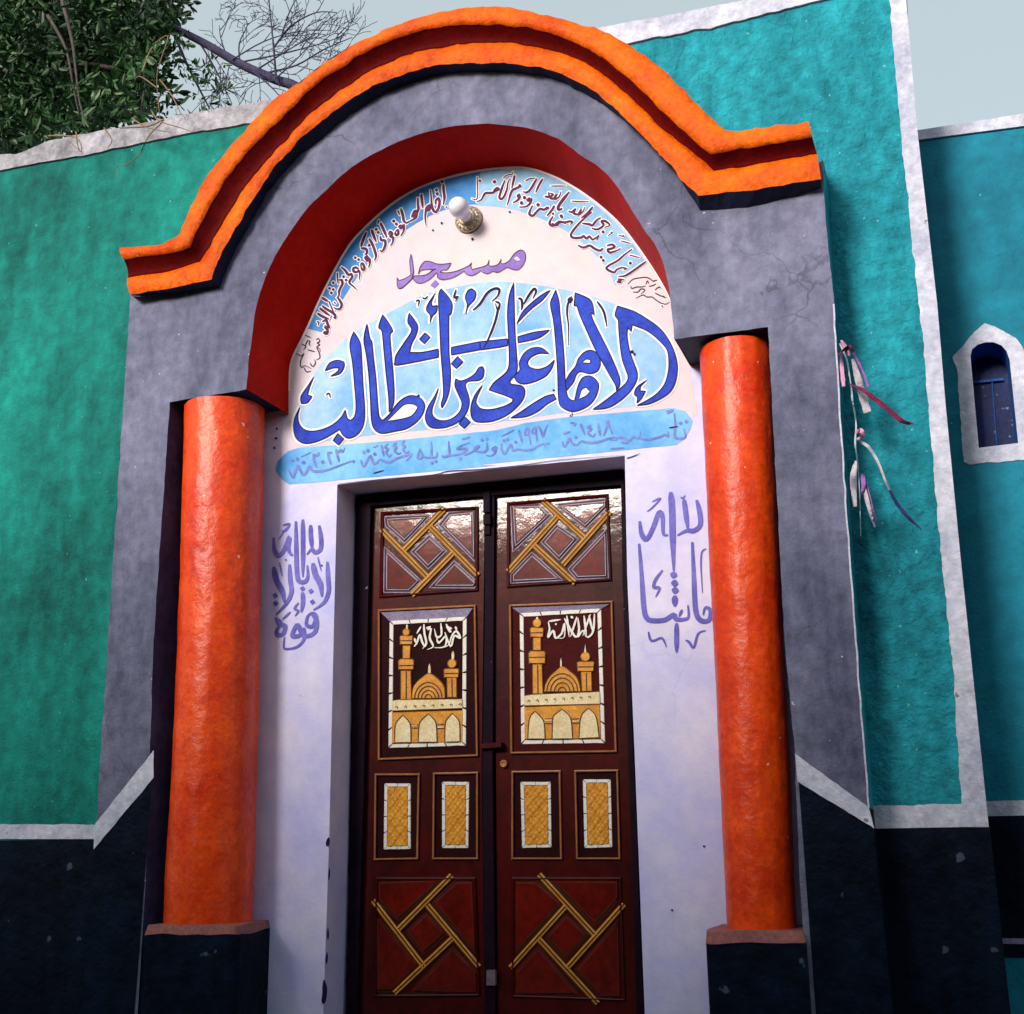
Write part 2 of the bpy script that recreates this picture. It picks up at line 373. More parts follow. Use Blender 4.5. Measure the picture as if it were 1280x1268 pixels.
# left wall (green)
lw = thing('boundary_wall', 'green plastered wall with white coping left of the orange arch', 'wall', (P(60, 1100, YW).x, YW, 0))
cop_b = T('-900,412 -160,240 -60,226 0,213 41,205 102,195 170,180 237,166 312,154 420,136')
cop_t = T('-900,380 -160,205 -60,196 0,193 20,193 61,176 115,166 203,149 271,136 339,125 420,110')
LEFT_WALL = True
m = MB(); m.solid(dense(cop_t, 7, 1.6, seed=1) + dense(cop_b, 7, 1.6, seed=2)[::-1], YW - .012, YW + .32); m.build('coping', M['worn'], lw)
m = MB(); q = dense(T('-900,1047 -160,1030 118,1031'), 10, 1.2, seed=3); m.poly(q + T('125,1049 -160,1049 -900,1064'), YW - .006); m.build('dado_stripe', M['coping'], lw)
m = MB(); p0, p1 = P(-900, 1064, YW - .004), P(135, 1049, YW - .004)
m.add([(p0.x, p0.y, 0), (p1.x, p1.y, 0), p1, p0], [(0, 1, 2, 3)]); m.build('dado', M['navy'], lw)

# right wall (turquoise) with its white edge band
rw = thing('boundary_wall', 'turquoise plastered wall with white edge band right of the orange arch', 'wall', (P(1160, 1100, YW).x, YW, 0))
re = P(1236, 1034, YW).x
cb = T('700,70 757,59 794,52 895,33 1009,4 1150,-28'); ct = T('700,46 757,33 847,17 930,0 1010,-17 1150,-48')
m = MB(); xr_top = 1131
m.solid(dense(T('700,46 757,33 847,17 930,0 1010,-17 1131,-44'), 7, 1.6, seed=4) + dense(T('700,70 757,59 794,52 895,33 1009,4 1106,-18 1131,-24'), 7, 2.2, seed=5)[::-1], YW - .012, YW + .32); m.build('coping', M['coping'], rw)
inner = T('1107,-22 1111.6,0 1127,175 1148,380 1156.6,456 1164,557 1177,700 1189,811 1202,1005')
outer = T('1130.5,-22 1132.6,0 1146.6,162 1171.5,380 1182,506 1201,700 1236,1034')
m = MB(); m.poly(dense(inner, 6, 2.2, seed=6) + T('1202,1034 1236,1034') + dense(outer, 8)[::-1], YW - .004); m.build('edge_band', M['coping'], rw)
m = MB(); m.poly(dense(T('1060,1008 1088,1007 1202,1005'), 6, 2.0, seed=7) + T('1202,1034 1060,1036.5'), YW - .004); m.build('dado_stripe', M['coping'], rw)
m = MB(); p0, p1 = P(1060, 1036.5, YW - .004), P(1236, 1034, YW - .004)
m.add([(p0.x, p0.y, 0), (re + .003, p1.y, 0), (re + .003, p1.y, p1.z), p0], [(0, 1, 2, 3)]); m.build('dado', M['navy'], rw)

# neighbouring building
nx0 = P(1140, 400, YN).x
nb = thing('neighbour_building', 'turquoise building with a small arched shuttered window beyond the white edge band', 'building', (nx0 + 1.5, YN, 0))
a, b = P(1146.6, 175, YN), P(1280, 157.5, YN); sl_ = (b.z - a.z) / (b.x - a.x)
a2, b2 = P(1146.6, 163, YN), P(1280, 142, YN)
xl, xr_ = nx0 - 1.2, nx0 + 3.5
zl = lambda x: a.z + (x - a.x) * sl_
zt = lambda x: a2.z + (x - a2.x) * (b2.z - a2.z) / (b2.x - a2.x)
win = T('1213,445 1215,437 1222,431 1232,428 1242,428 1252,432 1258,439 1262,450 1272.7,554 1223.5,560')
m = MB()
corners = [Vector((xl, YN, 0)), Vector((xr_, YN, 0)), Vector((xr_, YN, zl(xr_))), Vector((xl, YN, zl(xl)))]
m.poly([unP(c) for c in corners], YN, holes=[win])
yb_ = YN + 4
m.add([(xl, YN, 0), (xl, yb_, 0), (xl, yb_, zl(xl)), (xl, YN, zl(xl)), (xr_, YN, 0), (xr_, yb_, 0), (xr_, yb_, zl(xr_)), (xr_, YN, zl(xr_))], [(0, 3, 2, 1), (4, 5, 6, 7), (1, 2, 6, 5), (3, 7, 6, 2)])
m.build('wall_face', M['teal2'], nb)
m = MB(); k = len(win); fr = [P(a_, b_, YN) for a_, b_ in win]
m.add(fr + [v + Vector((0, .2, 0)) for v in fr], [(i, (i + 1) % k, (i + 1) % k + k, i + k) for i in range(k)]); m.build('window_reveal', M['bluereveal'], nb)
m = MB(); pl = [unP(v + Vector((0, .17, 0))) for v in fr]; m.poly(pl, YN + .17)
sh = m.build('shutter', M['shutter'], nb)
m = MB(); m.stroke(T('1214,478 1254,474'), 3, YN + .155, False); m.stroke(T('1240,476 1246,556'), 1.4, YN + .16, False); m.build('batten', M['bluereveal'], sh)
m = MB(); m.poly(dense(T('1231,404 1250,412 1270,423 1281,440 1285,458 1294,574 1242,578 1212,581 1204.5,577 1196,461 1190.6,447 1212,421.6'), 4, 1.6, True, seed=9), YN - .004, holes=[win]); m.build('window_surround', M['coping'], nb)
m = MB(); pts = [Vector((x, YN, z)) for x, z in ((xl, zt(xl)), (xr_, zt(xr_)), (xr_, zl(xr_)), (xl, zl(xl)))]
m.solid([unP(p) for p in pts], YN - .012, YN + .3); m.build('coping', M['coping'], nb)
za, zb, zc_, zd = P(1260, 1001, YN).z, P(1260, 1020, YN).z, P(1260, 1173, YN).z, P(1260, 1197, YN).z
for nm, z1, z0, mt, e in (('dado_stripe', za, zb, 'coping', .004), ('dado', zb, zc_, 'navy', .003), ('lower_stripe', zc_, zc_ - .02, 'bevel', .004), ('lower_dado', zc_ - .02, zd, 'navy', .003)):
    m = MB(); m.add([(xl, YN - e, z0), (xr_, YN - e, z0), (xr_, YN - e, z1), (xl, YN - e, z1)], [(0, 1, 2, 3)]); m.build(nm, M[mt], nb)

# ------------------------------------------------------------------ the portal
po = thing('mosque_entrance', 'arched mosque entrance with orange columns, grey surround and painted inscriptions', 'entrance', (PORTAL_X, 0, 0))
A = T('151.6,311 190,307 205,303 225.5,293 237,261 258,220 281,192 305,164 339,127 367,108 390,91 427,65 482,37 530,20 584,9.5 645,11 693,22 730,32 757,40 786,57 821,81 851,109 882,140 906,165 965,158 1011,153')
B = T('154,324 190,320 210,317 237,310 251,278 281,227 322,176 359,142 391,108 430,83 459,64 516,41 577,31 632,32 679,39 730,58 746,68 786,98 829,140 871,179 888,192 939,185 1015,171')
Cc = T('159,347 203,341 250,328 271,292 305,237 340,193 359,174 384,146 442,102 493,75 543,61 598,54 652,56 706,68 747,88 786,120 829,162 869,193 893,214 947,206 1022,192')
D = T('163,368 210,361 264,349 278,315 305,268 339,215 373,177 384,166 442,122 493,97 543,82 598,79 652,81 699,92 747,117 786,153 829,197 851,223 873,245 939,238 1026,224')
E_ = T('166,371 217,368 276,359 292,319 322,264 340,234 373,197 384,188 442,142 493,112 543,95 598,90 652,92 699,102 747,127 790,160 832,201 853,228 875,264 939,259 1026,237')
def resample(p, k):
    d = [0]
    for i in range(1, len(p)): d.append(d[-1] + math.hypot(p[i][0] - p[i - 1][0], p[i][1] - p[i - 1][1]))
    out = []
    for j in range(k):
        s_ = d[-1] * j / (k - 1); i = 1
        while i < len(d) - 1 and d[i] < s_: i += 1
        t = (s_ - d[i - 1]) / (d[i] - d[i - 1] + 1e-9)
        out.append((p[i - 1][0] + (p[i][0] - p[i - 1][0]) * t, p[i - 1][1] + (p[i][1] - p[i - 1][1]) * t))
    return out
def sect(p, i0, i1, i2):                      # left return, arch, right return, each resampled on its own so that the corners line up
    return resample(p[:i0 + 1], 10)[:-1] + resample(catmull(p[i0:i1 + 1], 4), 170)[:-1] + resample(p[i1:], 14)
def idx(p, q): return min(range(len(p)), key=lambda i: math.hypot(p[i][0] - q[0], p[i][1] - q[1]))
def wob(p, j, sd):
    return [(a + j * noise.noise((a * .06, b * .06, sd)) + .5 * j * noise.noise((a * .3, b * .3, sd)), b + j * noise.noise((a * .06, b * .06, sd + 9)) + .5 * j * noise.noise((a * .3, b * .3, sd + 9))) for a, b in p]
LA = sect(A, idx(A, (225.5, 293)), idx(A, (906, 165)), 0); LB = sect(B, idx(B, (237, 310)), idx(B, (888, 192)), 0)
LC = sect(Cc, idx(Cc, (250, 328)), idx(Cc, (893, 214)), 0); LD = sect(D, idx(D, (264, 349)), idx(D, (873, 245)), 0); LE = sect(E_, idx(E_, (276, 359)), idx(E_, (875, 264)), 0)
LA, LB, LC, LD, LE = wob(LA, 2.6, 1), wob(LB, 2.0, 2), wob(LC, 2.0, 3), wob(LD, 2.0, 4), wob(LE, 1.8, 5)
Y1, Y2 = -.125, -.070
pa = [P(*q, Y1) for q in LA]; pb = [P(*q, Y1) for q in LB]; pc = [P(*q, Y2) for q in LC]; pd = [P(*q, Y2) for q in LD]; pe = [P(*q, 0.0) for q in LE]
def back(ps, y): return [Vector((p.x, y, p.z)) for p in ps]
def bulge(r0, r1, d, n=5):
    return [[a_.lerp(b_, t) + Vector((0, -d * math.sin(math.pi * t), 0)) for a_, b_ in zip(r0, r1)] for t in [i / n for i in range(n + 1)]]
def strip_part(name, mt, rows, parent, smooth=False):
    m = MB(); m.loft(rows[::-1], smooth)
    for e in (0, -1):
        r = [rw_[e] for rw_ in rows]
        if len(r) > 2: m.add(r, [tuple(range(len(r))) if e == 0 else tuple(range(len(r)))[::-1]])
    return m.build(name, mt, parent)
co_ = strip_part('cornice', M['orange'], [back(pa, YW + .02), [p + Vector((0, .004, 0)) for p in pa]] + bulge(pa, pb, .014) + [back(pb, Y1 + .012)], po, True)
# groove, lower band and underside belong to the cornice
strip_part('groove', M['darkred'], bulge([p + Vector((0, .003, 0)) for p in pb], [p + Vector((0, .004, 0)) for p in pc], -.012) + [back(pc, .02), back(pb, .02)], co_, True)
strip_part('lower_band', M['orange'], [back(pc, .02)] + bulge(pc, pd, .012), co_, True)
strip_part('underside', M['under'], [[p + Vector((0, .0005, 0)) for p in pd], [p + Vector((0, -.003, 0)) for p in pe]], co_)

# the walls end against the portal: they follow the outline of the arch
def on_wall(p): return unP(Vector((p.x, YW, p.z)))
arch_l = [on_wall(p) for p, q in zip(pd, LD) if q[0] < 430]; arch_r = [on_wall(p) for p, q in zip(pd, LD) if q[0] > 790]
def gpt(u, v): p = P(u, v, YW); return unP(Vector((p.x, YW, 0)))
lpx = P(165, 372, 0).x + .06; rpx = P(1029, 237, 0).x - .06
cl_ = [unP(Vector((lpx, YW, z))) for z in (0, 1.5, P(165, 372, 0).z)]; cr_w = [unP(Vector((rpx, YW, z))) for z in (P(1029, 237, 0).z, 1.5, 0)]
m = MB(); m.solid([gpt(-900, 900)] + dense(cop_b, 12) + arch_l[::-1] + cl_[::-1], YW, YW + .3); m.build('wall_face', M['green'], lw)
rtop = T('757,59 794,52 895,33 1009,4 1125,-22'); re_t = unP(Vector((re, YW, P(1125, -22, YW).z))); re_b = unP(Vector((re, YW, 0)))
m = MB(); m.solid(arch_r[::1][:1] + dense(rtop, 12)[1:] + [re_t, re_b] + cr_w[::-1] + arch_r[::-1][:-1], YW, YW + .3); m.build('wall_face', M['teal'], rw)

Fa = T('308,487 311,450 314,430 319,390 332,346 353,305 383,262 408,238 430,217 459,197 509,173 560,159 604,155 652,159 696,173 733,199 755,214 776,240 797,275 818,305 829.5,331 836.5,362 840,392 843,424')
Fa = wob(resample(catmull(Fa, 4), 110), .9, 6)
Gb = T('361,518 361,480 364,449.5 382,412 404,363 433,310 455,284 488,255 521,235 559,221 600,212 649,208 677,214 705,226 738,247 771,275 794,303 818,338 834,366 848,400 858,430 864,459')
Gb = resample(catmull(Gb, 4), 110)
outl = [(120, 1045)] + T('111,1268')
face = ([(163, 372)] + [q for q in LE[1:-1]] + T('1029,237 1042.5,380 1049,506 1059,658 1086,1010 1094,1090 1110,1268') + T('1006,1268 1001,1150 993.5,940 980.6,800 968,560 960,409') + Fa[::-1] + T('212,503 192,800 181,1155 178,1268 103,1268 120,1040'))
# close the face under the cornice by following its soffit line
right_o = T('1029,200 1029,237 1042.5,380 1049,506 1059,658 1086,1010 1096,1100'); left_o = T('117,1085 120,1040 140,720 163,372 161,340')
body = (dense(left_o, 9, 1.0, seed=11) + [(a_, b_ - 8) for a_, b_ in LD[2:-2]] + dense(right_o, 9, 1.3, seed=12) + dense(T('999.5,1100 993.5,940 980.6,800 968,560 960,409'), 9, .9, seed=13) + dense(T('960,409 843,424'), 8, .8, seed=14)[1:-1] + Fa[::-1] + dense(T('308,487 212,503 192,800 183,1085'), 9, .9, seed=15)[1:])
m = MB(); m.poly(body, YP)
# lower part of both piers down to the ground
for (ul, ur) in (((117, 1085), (183, 1085)), ((999.5, 1100), (1096, 1100))):
    p0, p1 = P(*ul, 0), P(*ur, 0)
    m.add([(p0.x, 0, 0), (p1.x, 0, 0), p1, p0], [(0, 1, 2, 3)])
m.build('pier_face', M['grey'], po)
# sides of the piers, reveals of the column niches
def side(mb, pts, y0, y1, flip=False):
    ps = [P(*q, y0) for q in pts]; ps = [Vector((ps[0].x, y0, 0))] + ps if pts[0][1] > 1050 else ps
    rows = [ps, back(ps, y1)]; mb.loft(rows if not flip else rows[::-1], False)
m = MB(); side(m, dense(left_o, 30)[:-1], 0, YW); m.build('pier_side', M['green'], po)
m = MB(); m.loft([back([P(*q, 0) for q in right_o if q[1] < 1060], YW), [P(*q, 0) for q in right_o if q[1] < 1060]], False); m.build('pier_side', M['teal'], po)
m = MB(); q0, q1 = P(1086, 1010, 0), P(1096, 1100, 0); m.loft([[Vector((p.x, y, p.z)) for p in (q0, q1, Vector((q1.x, 0, 0)))] for y in (YW, -.003)], False); m.build('pier_side_dado', M['navy'], po)
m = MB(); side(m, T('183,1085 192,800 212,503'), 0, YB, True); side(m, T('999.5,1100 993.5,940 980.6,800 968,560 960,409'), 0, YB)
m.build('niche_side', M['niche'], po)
# undersides of the two imposts
m = MB()
for f0, f1 in (((212, 503), (308, 487)), ((843, 424), (960, 409))):
    q0, q1 = P(*f0, 0), P(*f1, 0)
    m.add([q0, q1, Vector((q1.x, YB, q1.z)), Vector((q0.x, YB, q0.z))], [(0, 3, 2, 1)])
m.build('impost_underside', M['under'], po)
# red soffit of the arch
fa = [P(*q, 0) for q in Fa]; gb = [P(*q, YB) for q in Gb]
m = MB(); m.loft([fa, [a_.lerp(b_, .5) for a_, b_ in zip(fa, gb)], gb], True); m.build('arch_soffit', M['red'], po)
# inner wall with the door opening
dl, dr, dtop = T('421.6,606 417,800 411.5,1047 404,1268'), T('781,570 784,718 794,960 806,1268'), None
bl, br_ = P(212, 503, 0), P(960, 409, 0)
wx0, wx1 = P(181, 1085, 0).x - .02, br_.x + .06
wtop = P(600, 200, YB).z + .12
sill = .12
opl, opr = P(412, 1047, YB).x, P(795, 994, YB).x
tl_, tr_ = P(421.6, 606, YB), P(781, 570, YB)
hole = [unP(Vector((P(404, 1268, YB).x, YB, sill))), (404, 1268), (411.5, 1047), (417, 800), (421.6, 606)] + dense(T('421.6,606 781,570'), 10, .7, seed=16)[1:-1] + T('781,570 784,718 794,960 806,1268') + [unP(Vector((P(806, 1268, YB).x, YB, sill)))]
wc = [unP(Vector(c)) for c in ((wx0, YB, 0), (wx1, YB, 0), (wx1, YB, wtop), (wx0, YB, wtop))]
m = MB(); m.poly(wc, YB, holes=[hole]); inw = m.build('inner_wall', M['white'], po)
m = MB(); hp = [P(*q, YB) for q in hole]; k = len(hp)
m.add(hp + back(hp, YL + .1), [(i, (i + 1) % k, (i + 1) % k + k, i + k) for i in range(k)]); m.build('door_reveal', M['white'], po)

# painted dado of the piers with the white slanting band
m = MB()
for tops, sd in (((120, 1044), (192, 955)), 1), (((997, 960), (1090, 1022)), 2):
    p0, p1 = P(*tops[0], -.003), P(*tops[1], -.003)
    m.add([(p0.x - (.02 if sd == 1 else 0), -.003, 0), (p1.x + (.02 if sd == 2 else -.03), -.003, 0), p1, p0], [(0, 1, 2, 3)])
m.build('pier_dado', M['navy'], po)
for pl_, sd in ((T('119,1030 192,938 192,972 117,1062'), 17), (T('993.5,942 1086,1009 1093,1036 997,977'), 18)):
    m = MB(); m.poly(dense(pl_, 6, .9, True, sd), -.006); m.build('dado_stripe', M['coping'], po)
# chipped light edge along the right pier
m = MB(); m.stroke(dense(T('1042,380 1049,506 1059,658 1072,830 1086,1010'), 14, 1.2, seed=19), 2.2, -.002, False, 1); m.build('chipped_edge', M['coping'], po)

# columns
def column(left, right, yc, seed):
    vs = sorted(set([q[1] for q in left])); m = MB(); rows = []
    nr = 150; v0, v1 = left[0][1], left[-1][1]
    def at(tab, v):
        for i in range(len(tab) - 1):
            if tab[i][1] <= v <= tab[i + 1][1]:
                t = (v - tab[i][1]) / (tab[i + 1][1] - tab[i][1]); return tab[i][0] + (tab[i + 1][0] - tab[i][0]) * t
        return tab[-1][0] if v > tab[-1][1] else tab[0][0]
    for i in range(nr + 1):
        v = v0 + (v1 - v0) * i / nr
        fl = []
        for tab in (left, right):
            p = P(at(tab, v), v, yc); fl.append(math.atan2(p.x - CAM[0], yc - CAM[1]))
        ph = (fl[0] + fl[1]) / 2; dist = (yc - CAM[1]) / math.cos(ph); r = dist * math.sin((fl[1] - fl[0]) / 2)
        xc = CAM[0] + math.tan(ph) * (yc - CAM[1]); z = P(at(left, v) * .5 + at(right, v) * .5, v, yc).z
        ring = []
        for k in range(80):
            a_ = k * 2 * math.pi / 80
            d = Vector((math.cos(a_), math.sin(a_), z * 1.0))
            rr = r * (1 + .026 * noise.noise((d.x * 1.6, d.y * 1.6, z * 2.2 + seed)) + .016 * noise.noise((d.x * 4, d.y * 4, z * 8 + seed)) + .009 * noise.noise((d.x * 9, d.y * 9, z * 22 + seed)))
            ring.append(Vector((xc + rr * math.cos(a_), yc + rr * math.sin(a_), z)))
        rows.append(ring)
    m.loft(rows, True, True)
    return m.build('column', M['column'], po)
column(T('230,512 222,800 214,960 203,1158'), T('331,512 325,800 321,1000 316,1158'), .15, 3)
column(T('875,437 882,600 892,800 899,960 909,1172'), T('965,437 971,600 979,800 988,960 997,1172'), .15, 8)
# pedestals
def pedestal(foot, ztop):
    m = MB(); k = len(foot)
    lo = [Vector((x, y, 0)) for x, y in foot]; hi = [Vector((x, y, ztop - .035 + .01 * noise.noise((x * 9, y * 9, 1)))) for x, y in foot]
    m.add(lo + hi, [(i, (i + 1) % k, (i + 1) % k + k, i + k) for i in range(k)]); m.add(hi, [tuple(range(k))])
    o_ = m.build('pedestal', M['navy'], po)
    cx_, cy_ = sum(p[0] for p in foot) / k, sum(p[1] for p in foot) / k
    top = [Vector((cx_ + (v.x - cx_) * .96, cy_ + (v.y - cy_) * .94, ztop + .006 * noise.noise((v.x * 14, v.y * 14, 3)))) for v in hi]
    m = MB(); hi2 = [v + Vector((0, -.002, -.002)) for v in hi]
    m.add(hi2 + top, [(i, (i + 1) % k, (i + 1) % k + k, i + k) for i in range(k)], True); m.add(top, [tuple(range(k))]); m.build('ledge', M['pink'], o_)
def foot(u0, u1, uback, yf, vv):
    x0, x1, x2 = P(u0, vv, yf).x, P(u1, vv, yf).x, P(uback, vv, YB).x
    f = [(x0 + (x1 - x0) * i / 10, yf + .008 * noise.noise((i * .7, 2, 3))) for i in range(10)]
    for i in range(6):
        t = i / 5 * math.pi / 2; f.append((x1 - .04 + .04 * math.sin(t), yf + .04 - .04 * math.cos(t)))
    f += [(x1 + (x2 - x1) * i / 6, yf + .04 + (YB + .01 - yf - .04) * i / 6) for i in range(1, 7)]
    return f + [(x0, YB + .01)]
pedestal(foot(181, 294, 337, -.035, 1165), P(250, 1160, -.035).z + .01)
x0, x1 = P(880, 1170, -.035).x, P(1006, 1172, -.035).x
f = [(x0 + .03 * (1 - math.sin(t)), -.035 + .03 * (1 - math.cos(t))) for t in [math.pi / 2 * (1 - i / 5) for i in range(6)]]
f = [(x0, .27), (x0, .05)] + [(x0 + .03 - .03 * math.cos(i / 5 * math.pi / 2), -.005 - .03 * math.sin(i / 5 * math.pi / 2)) for i in range(6)] + [(x0 + .05 + (x1 - x0 - .05) * i / 8, -.035 + .006 * noise.noise((i * .7, 8, 3))) for i in range(9)] + [(x1, YB + .01), (x0, YB + .01)]
pedestal(f, P(940, 1170, -.035).z + .015)
# threshold
m = MB(); m.box((P(404, 1268, YB).x - .3, -.4, .002), (P(806, 1268, YB).x + .3, YL + .08, sill)); m.build('threshold', M['stone'], po)

# ------------------------------------------------------------------ writing and painted fields
E1, E2, E3, E4 = YB - .0014, YB - .0026, YB - .0042, YB - .0058
z4, z5 = (340, 330, 4.529), (600, 330, 4.529)
field_px = T('150,850 165,740 250,600 340,500 450,400 600,310 750,230 870,170 1000,140 1150,110 1268,100', *z4) + T('100,100 250,110 420,135 560,165 700,205 850,260 960,315 1050,390 1100,480 1118,570 1110,660 1085,720 1020,770 900,800 800,815 520,838 200,883 0,905', *z5) + T('1000,930 700,955 500,978 380,1000 250,1002 180,1005 140,980 128,920', *z4)
m = MB(); m.poly(catmull(field_px, 3, True, .5), E1); m.build('painted_field', M['sky_field'], po)
BIG = [T(s, *z4) for s in (
 '462,383 498,445 506,520 514,680 524,820 521,890 505,938 472,974 430,987 400,968 384,936 350,957 300,986 240,1010 180,1016 137,988 122,930 130,870 157,812 145,862 156,910 190,941 250,945 330,918 388,872 414,826 425,872 445,886 468,860 475,800 467,690 455,560 440,455',
 '537,338 553,420 564,440 572,520 586,640 598,800 606,862 626,886 665,850 702,798 745,760 790,745 840,760 863,797 855,842 820,892 760,932 700,946 620,959 578,935 562,880 557,780 548,640 534,520 519,427',
 '626,287 658,332 682,378 667,402 674,500 686,640 690,760 678,815 662,838 660,760 645,620 632,480 622,382 603,357',
 '776,278 822,345 815,400 790,450 778,500 850,500 941,482 941,528 715,572 694,560 703,515 752,440 790,376 768,330',
 '957,140 1000,190 1019,232 1011,285 1000,300 1001,500 1009,600 1005,700 986,770 960,816 958,790 970,740 966,640 955,500 950,380 942,190',
 '1150,620 1170,588 1192,582 1200,602 1193,642 1165,660 1110,665 1094,690 1110,740 1116,790 1096,850 1050,897 980,926 910,929 878,907 868,860 885,806 920,750 941,704 926,760 906,820 911,860 950,886 1010,880 1060,840 1075,790 1055,740 1035,690 1040,650 1068,662 1110,648',
 '300,605 325,562 370,545 406,555 408,580 385,620 330,636 370,610 378,588 342,590',
 '236,640 200,695 164,750 165,790 200,786 226,750 200,742 215,690',
 '922,168 902,215 906,240 935,235 930,270 906,296 894,332 896,292 874,262 884,225',
 '1130,140 1152,160 1145,200 1110,240 1096,282 1105,232 1094,190 1108,152',
)] + [T(s, *z5) for s in (
 '190,108 193,250 198,400 205,500 210,580 200,625 171,660 178,680 235,690 253,720 240,770 190,827 130,867 60,892 -17,894 -47,870 -52,810 -28,740 13,688 -8,730 -24,775 -14,802 8,820 60,824 130,808 178,784 186,764 145,745 100,730 50,713 80,670 130,630 160,590 165,520 160,400 155,280 165,180',
 '390,508 350,477 300,475 250,505 222,560 225,600 192,635 210,668 250,679 310,665 370,635 405,590 421,543 380,580 330,596 285,586 268,560 285,530 320,510 350,505',
 '398,148 348,176 290,222 240,272 208,338 243,300 292,252 352,205',
 '428,148 446,210 452,280 465,400 476,540 481,650 490,730 505,763 535,776 540,750 555,690 580,645 620,634 655,655 671,690 656,750 620,797 570,826 520,836 470,816 445,770 438,600 428,450 415,320 398,230 412,185',
 '490,716 484,670 505,625 540,580 555,540 590,500 630,489 665,510 681,560 665,606 620,621 570,610 545,626 530,666 507,696',
 '172,872 230,838 300,790 370,750 417,737 430,765 380,792 330,832 260,864',
 '538,163 600,188 632,215 646,287 626,276 640,320 690,420 730,500 770,590 790,650 788,690 771,718 768,690 740,640 700,570 650,480 600,370 565,290 548,240 532,238',
 '778,238 870,268 940,308 1010,358 1060,418 1096,490 1116,570 1110,650 1085,712 1040,752 960,791 888,801 940,775 1000,735 1045,680 1065,610 1068,540 1055,480 1000,420 940,375 860,344 855,382 835,360 832,410 846,490 870,560 888,610 885,660 850,720 790,776 720,815 638,824 700,780 770,725 825,675 838,640 825,600 805,540 793,460 785,370 782,318 764,290',
 '0,440 60,434 155,424 155,462 90,474 0,486', '214,412 300,388 395,374 330,420 215,446',
 '942,660 910,692 906,720 936,720 915,760 888,788 890,755 874,738 888,698',
)]
BIG += [T('1015,472 1177.5,440 1177.5,486 1015,516', *z4)]
DOTS = [T('345,1000 372,960 406,990 376,1026', *z4), T('834,426 866,390 894,414 862,452', *z4), T('1014,566 1050,524 1081,555 1042,592', *z4), T('1057,906 1090,864 1123,895 1088,932', *z4)]
HOLES = [T('652,890 700,842 750,797 800,795 826,812 790,860 720,880', *z4), T('560,765 575,715 600,700 622,722 600,747', *z5), T('578,560 600,540 627,545 622,562', *z5)]
THIN = [(w_, T(s, *z5)) for w_, s in ((3.2, '-40,262 0,225 40,165 80,140 108,145 100,180 66,212'), (2.4, '85,212 110,225 100,262 86,222'), (3, '104,240 90,310 62,390 20,480'), (3, '215,195 234,202 238,240 232,262'), (3, '246,228 280,170 306,140 316,158 298,196'), (2.6, '662,212 700,270 718,358'), (2.4, '520,184 500,200 508,218 522,196 498,222 492,280 500,350 500,462'))] + \
       [(w_, T(s, *z4)) for w_, s in ((2, '812,212 832,206 826,242'), (1.8, '850,190 866,196 882,180'), (2.4, '1042,145 1030,190 1052,184 1036,214'), (1.6, '305,742 322,732 330,760'))]
fill, halo, edge = MB(), MB(), MB()
for p in BIG:
    q = catmull(p, 4, True, .35); fill.poly(q, E3 - lift()); edge.stroke(q, 1.15, E4, False, 1, True); halo.stroke(q, 6.0, E2, False, 1, True)
for p in DOTS:
    fill.poly(p, E3 - lift()); edge.stroke(dense(p, 2, 0, True), 1.1, E4, False, 1, True); halo.stroke(dense(p, 2, 0, True), 5.4, E2, False, 1, True)
hole_fill = MB()
for p in HOLES:
    q = catmull(p, 3, True, .3); hole_fill.poly(q, YB - .0054); edge.stroke(q, .9, E4, False, 1, True)
for w_, p in THIN:
    edge.stroke(p, w_, E4); halo.stroke(p, w_, E2, grow=1.5)
halo.build('lettering_halo', M['halo'], po)
fill.build('lettering', M['letter'], po); hole_fill.build('lettering_counter', M['halo'], po); edge.build('lettering_outline', M['ink'], po)

m = MB(); m.poly(Gb[3:-3] + dense(T('864,470 872,520 620,570 345,598 352,560 361,520'), 8, .6, seed=23)[1:-1], YB - .0007); m.build('tympanum_sun_tint', M['tympanum'], po)

# blue ring round the tympanum
ringL_o = [q for q in Gb if 388 < q[1] or True]
def band(outer, inner, y, name, mt):
    m = MB(); m.poly(catmull(outer, 3) + catmull(inner, 3)[::-1], y); return m.build(name, M[mt], po)
band(T('384,411 406,364 435,312 457,286 490,257 523,237 559,224 600,215 625,212'), T('404,416 424,382 447,346 470,318 500,293 530,274 558,262 590,256 625,257'), E1, 'painted_ring', 'ring_shade')
band(T('600,215 650,211.5 677,217 705,229 737,250 769,278 792,306 808,330'), T('595,256.5 632,260 665,269 697,283 725,301 747,322 763,343 768,357'), E1 - .0003, 'painted_ring', 'ring')
# a pale line where the soffit meets the tympanum
m = MB(); m.stroke([(a_ + .6, b_ + 1.2) for a_, b_ in Gb[4:-12]], 2.4, E1 - .0002, False, 1); m.build('edge_line', M['halo'], po)
ca, cb_, c3 = (365, 320, 10.567), (450, 215, 10.567), (360, 200, 4.529)
cc, cd = (590, 205, 10.667), (690, 225, 7.925)
RING = []                                     # (crop, width, strokes ; dots)
RING += [(ca, 25, '905,110 930,100 955,150 945,185 920,170 905,110;960,10 985,50 1010,30 1025,90 1020,130;880,180 850,155 810,165 815,205 850,215 885,200 895,250 885,315;650,150 700,190 745,250 780,240 795,280 765,320 760,360 800,395 850,440;620,320 655,320 665,370 640,420 620,470 620,520 590,555;600,545 630,590 655,640 640,690 600,705 550,680;395,552 480,605;400,660 450,700 520,740 565,780 570,822 545,812;365,690 430,740 500,790;335,758 400,800 490,836;400,870 450,850 470,900 490,950 430,920;425,940 470,980 460,1030 420,1010 480,990'),
 (ca, 13, '600,225 600,290 610,370;555,610 575,630;330,870 355,880 345,920;490,600 520,680 560,760')]
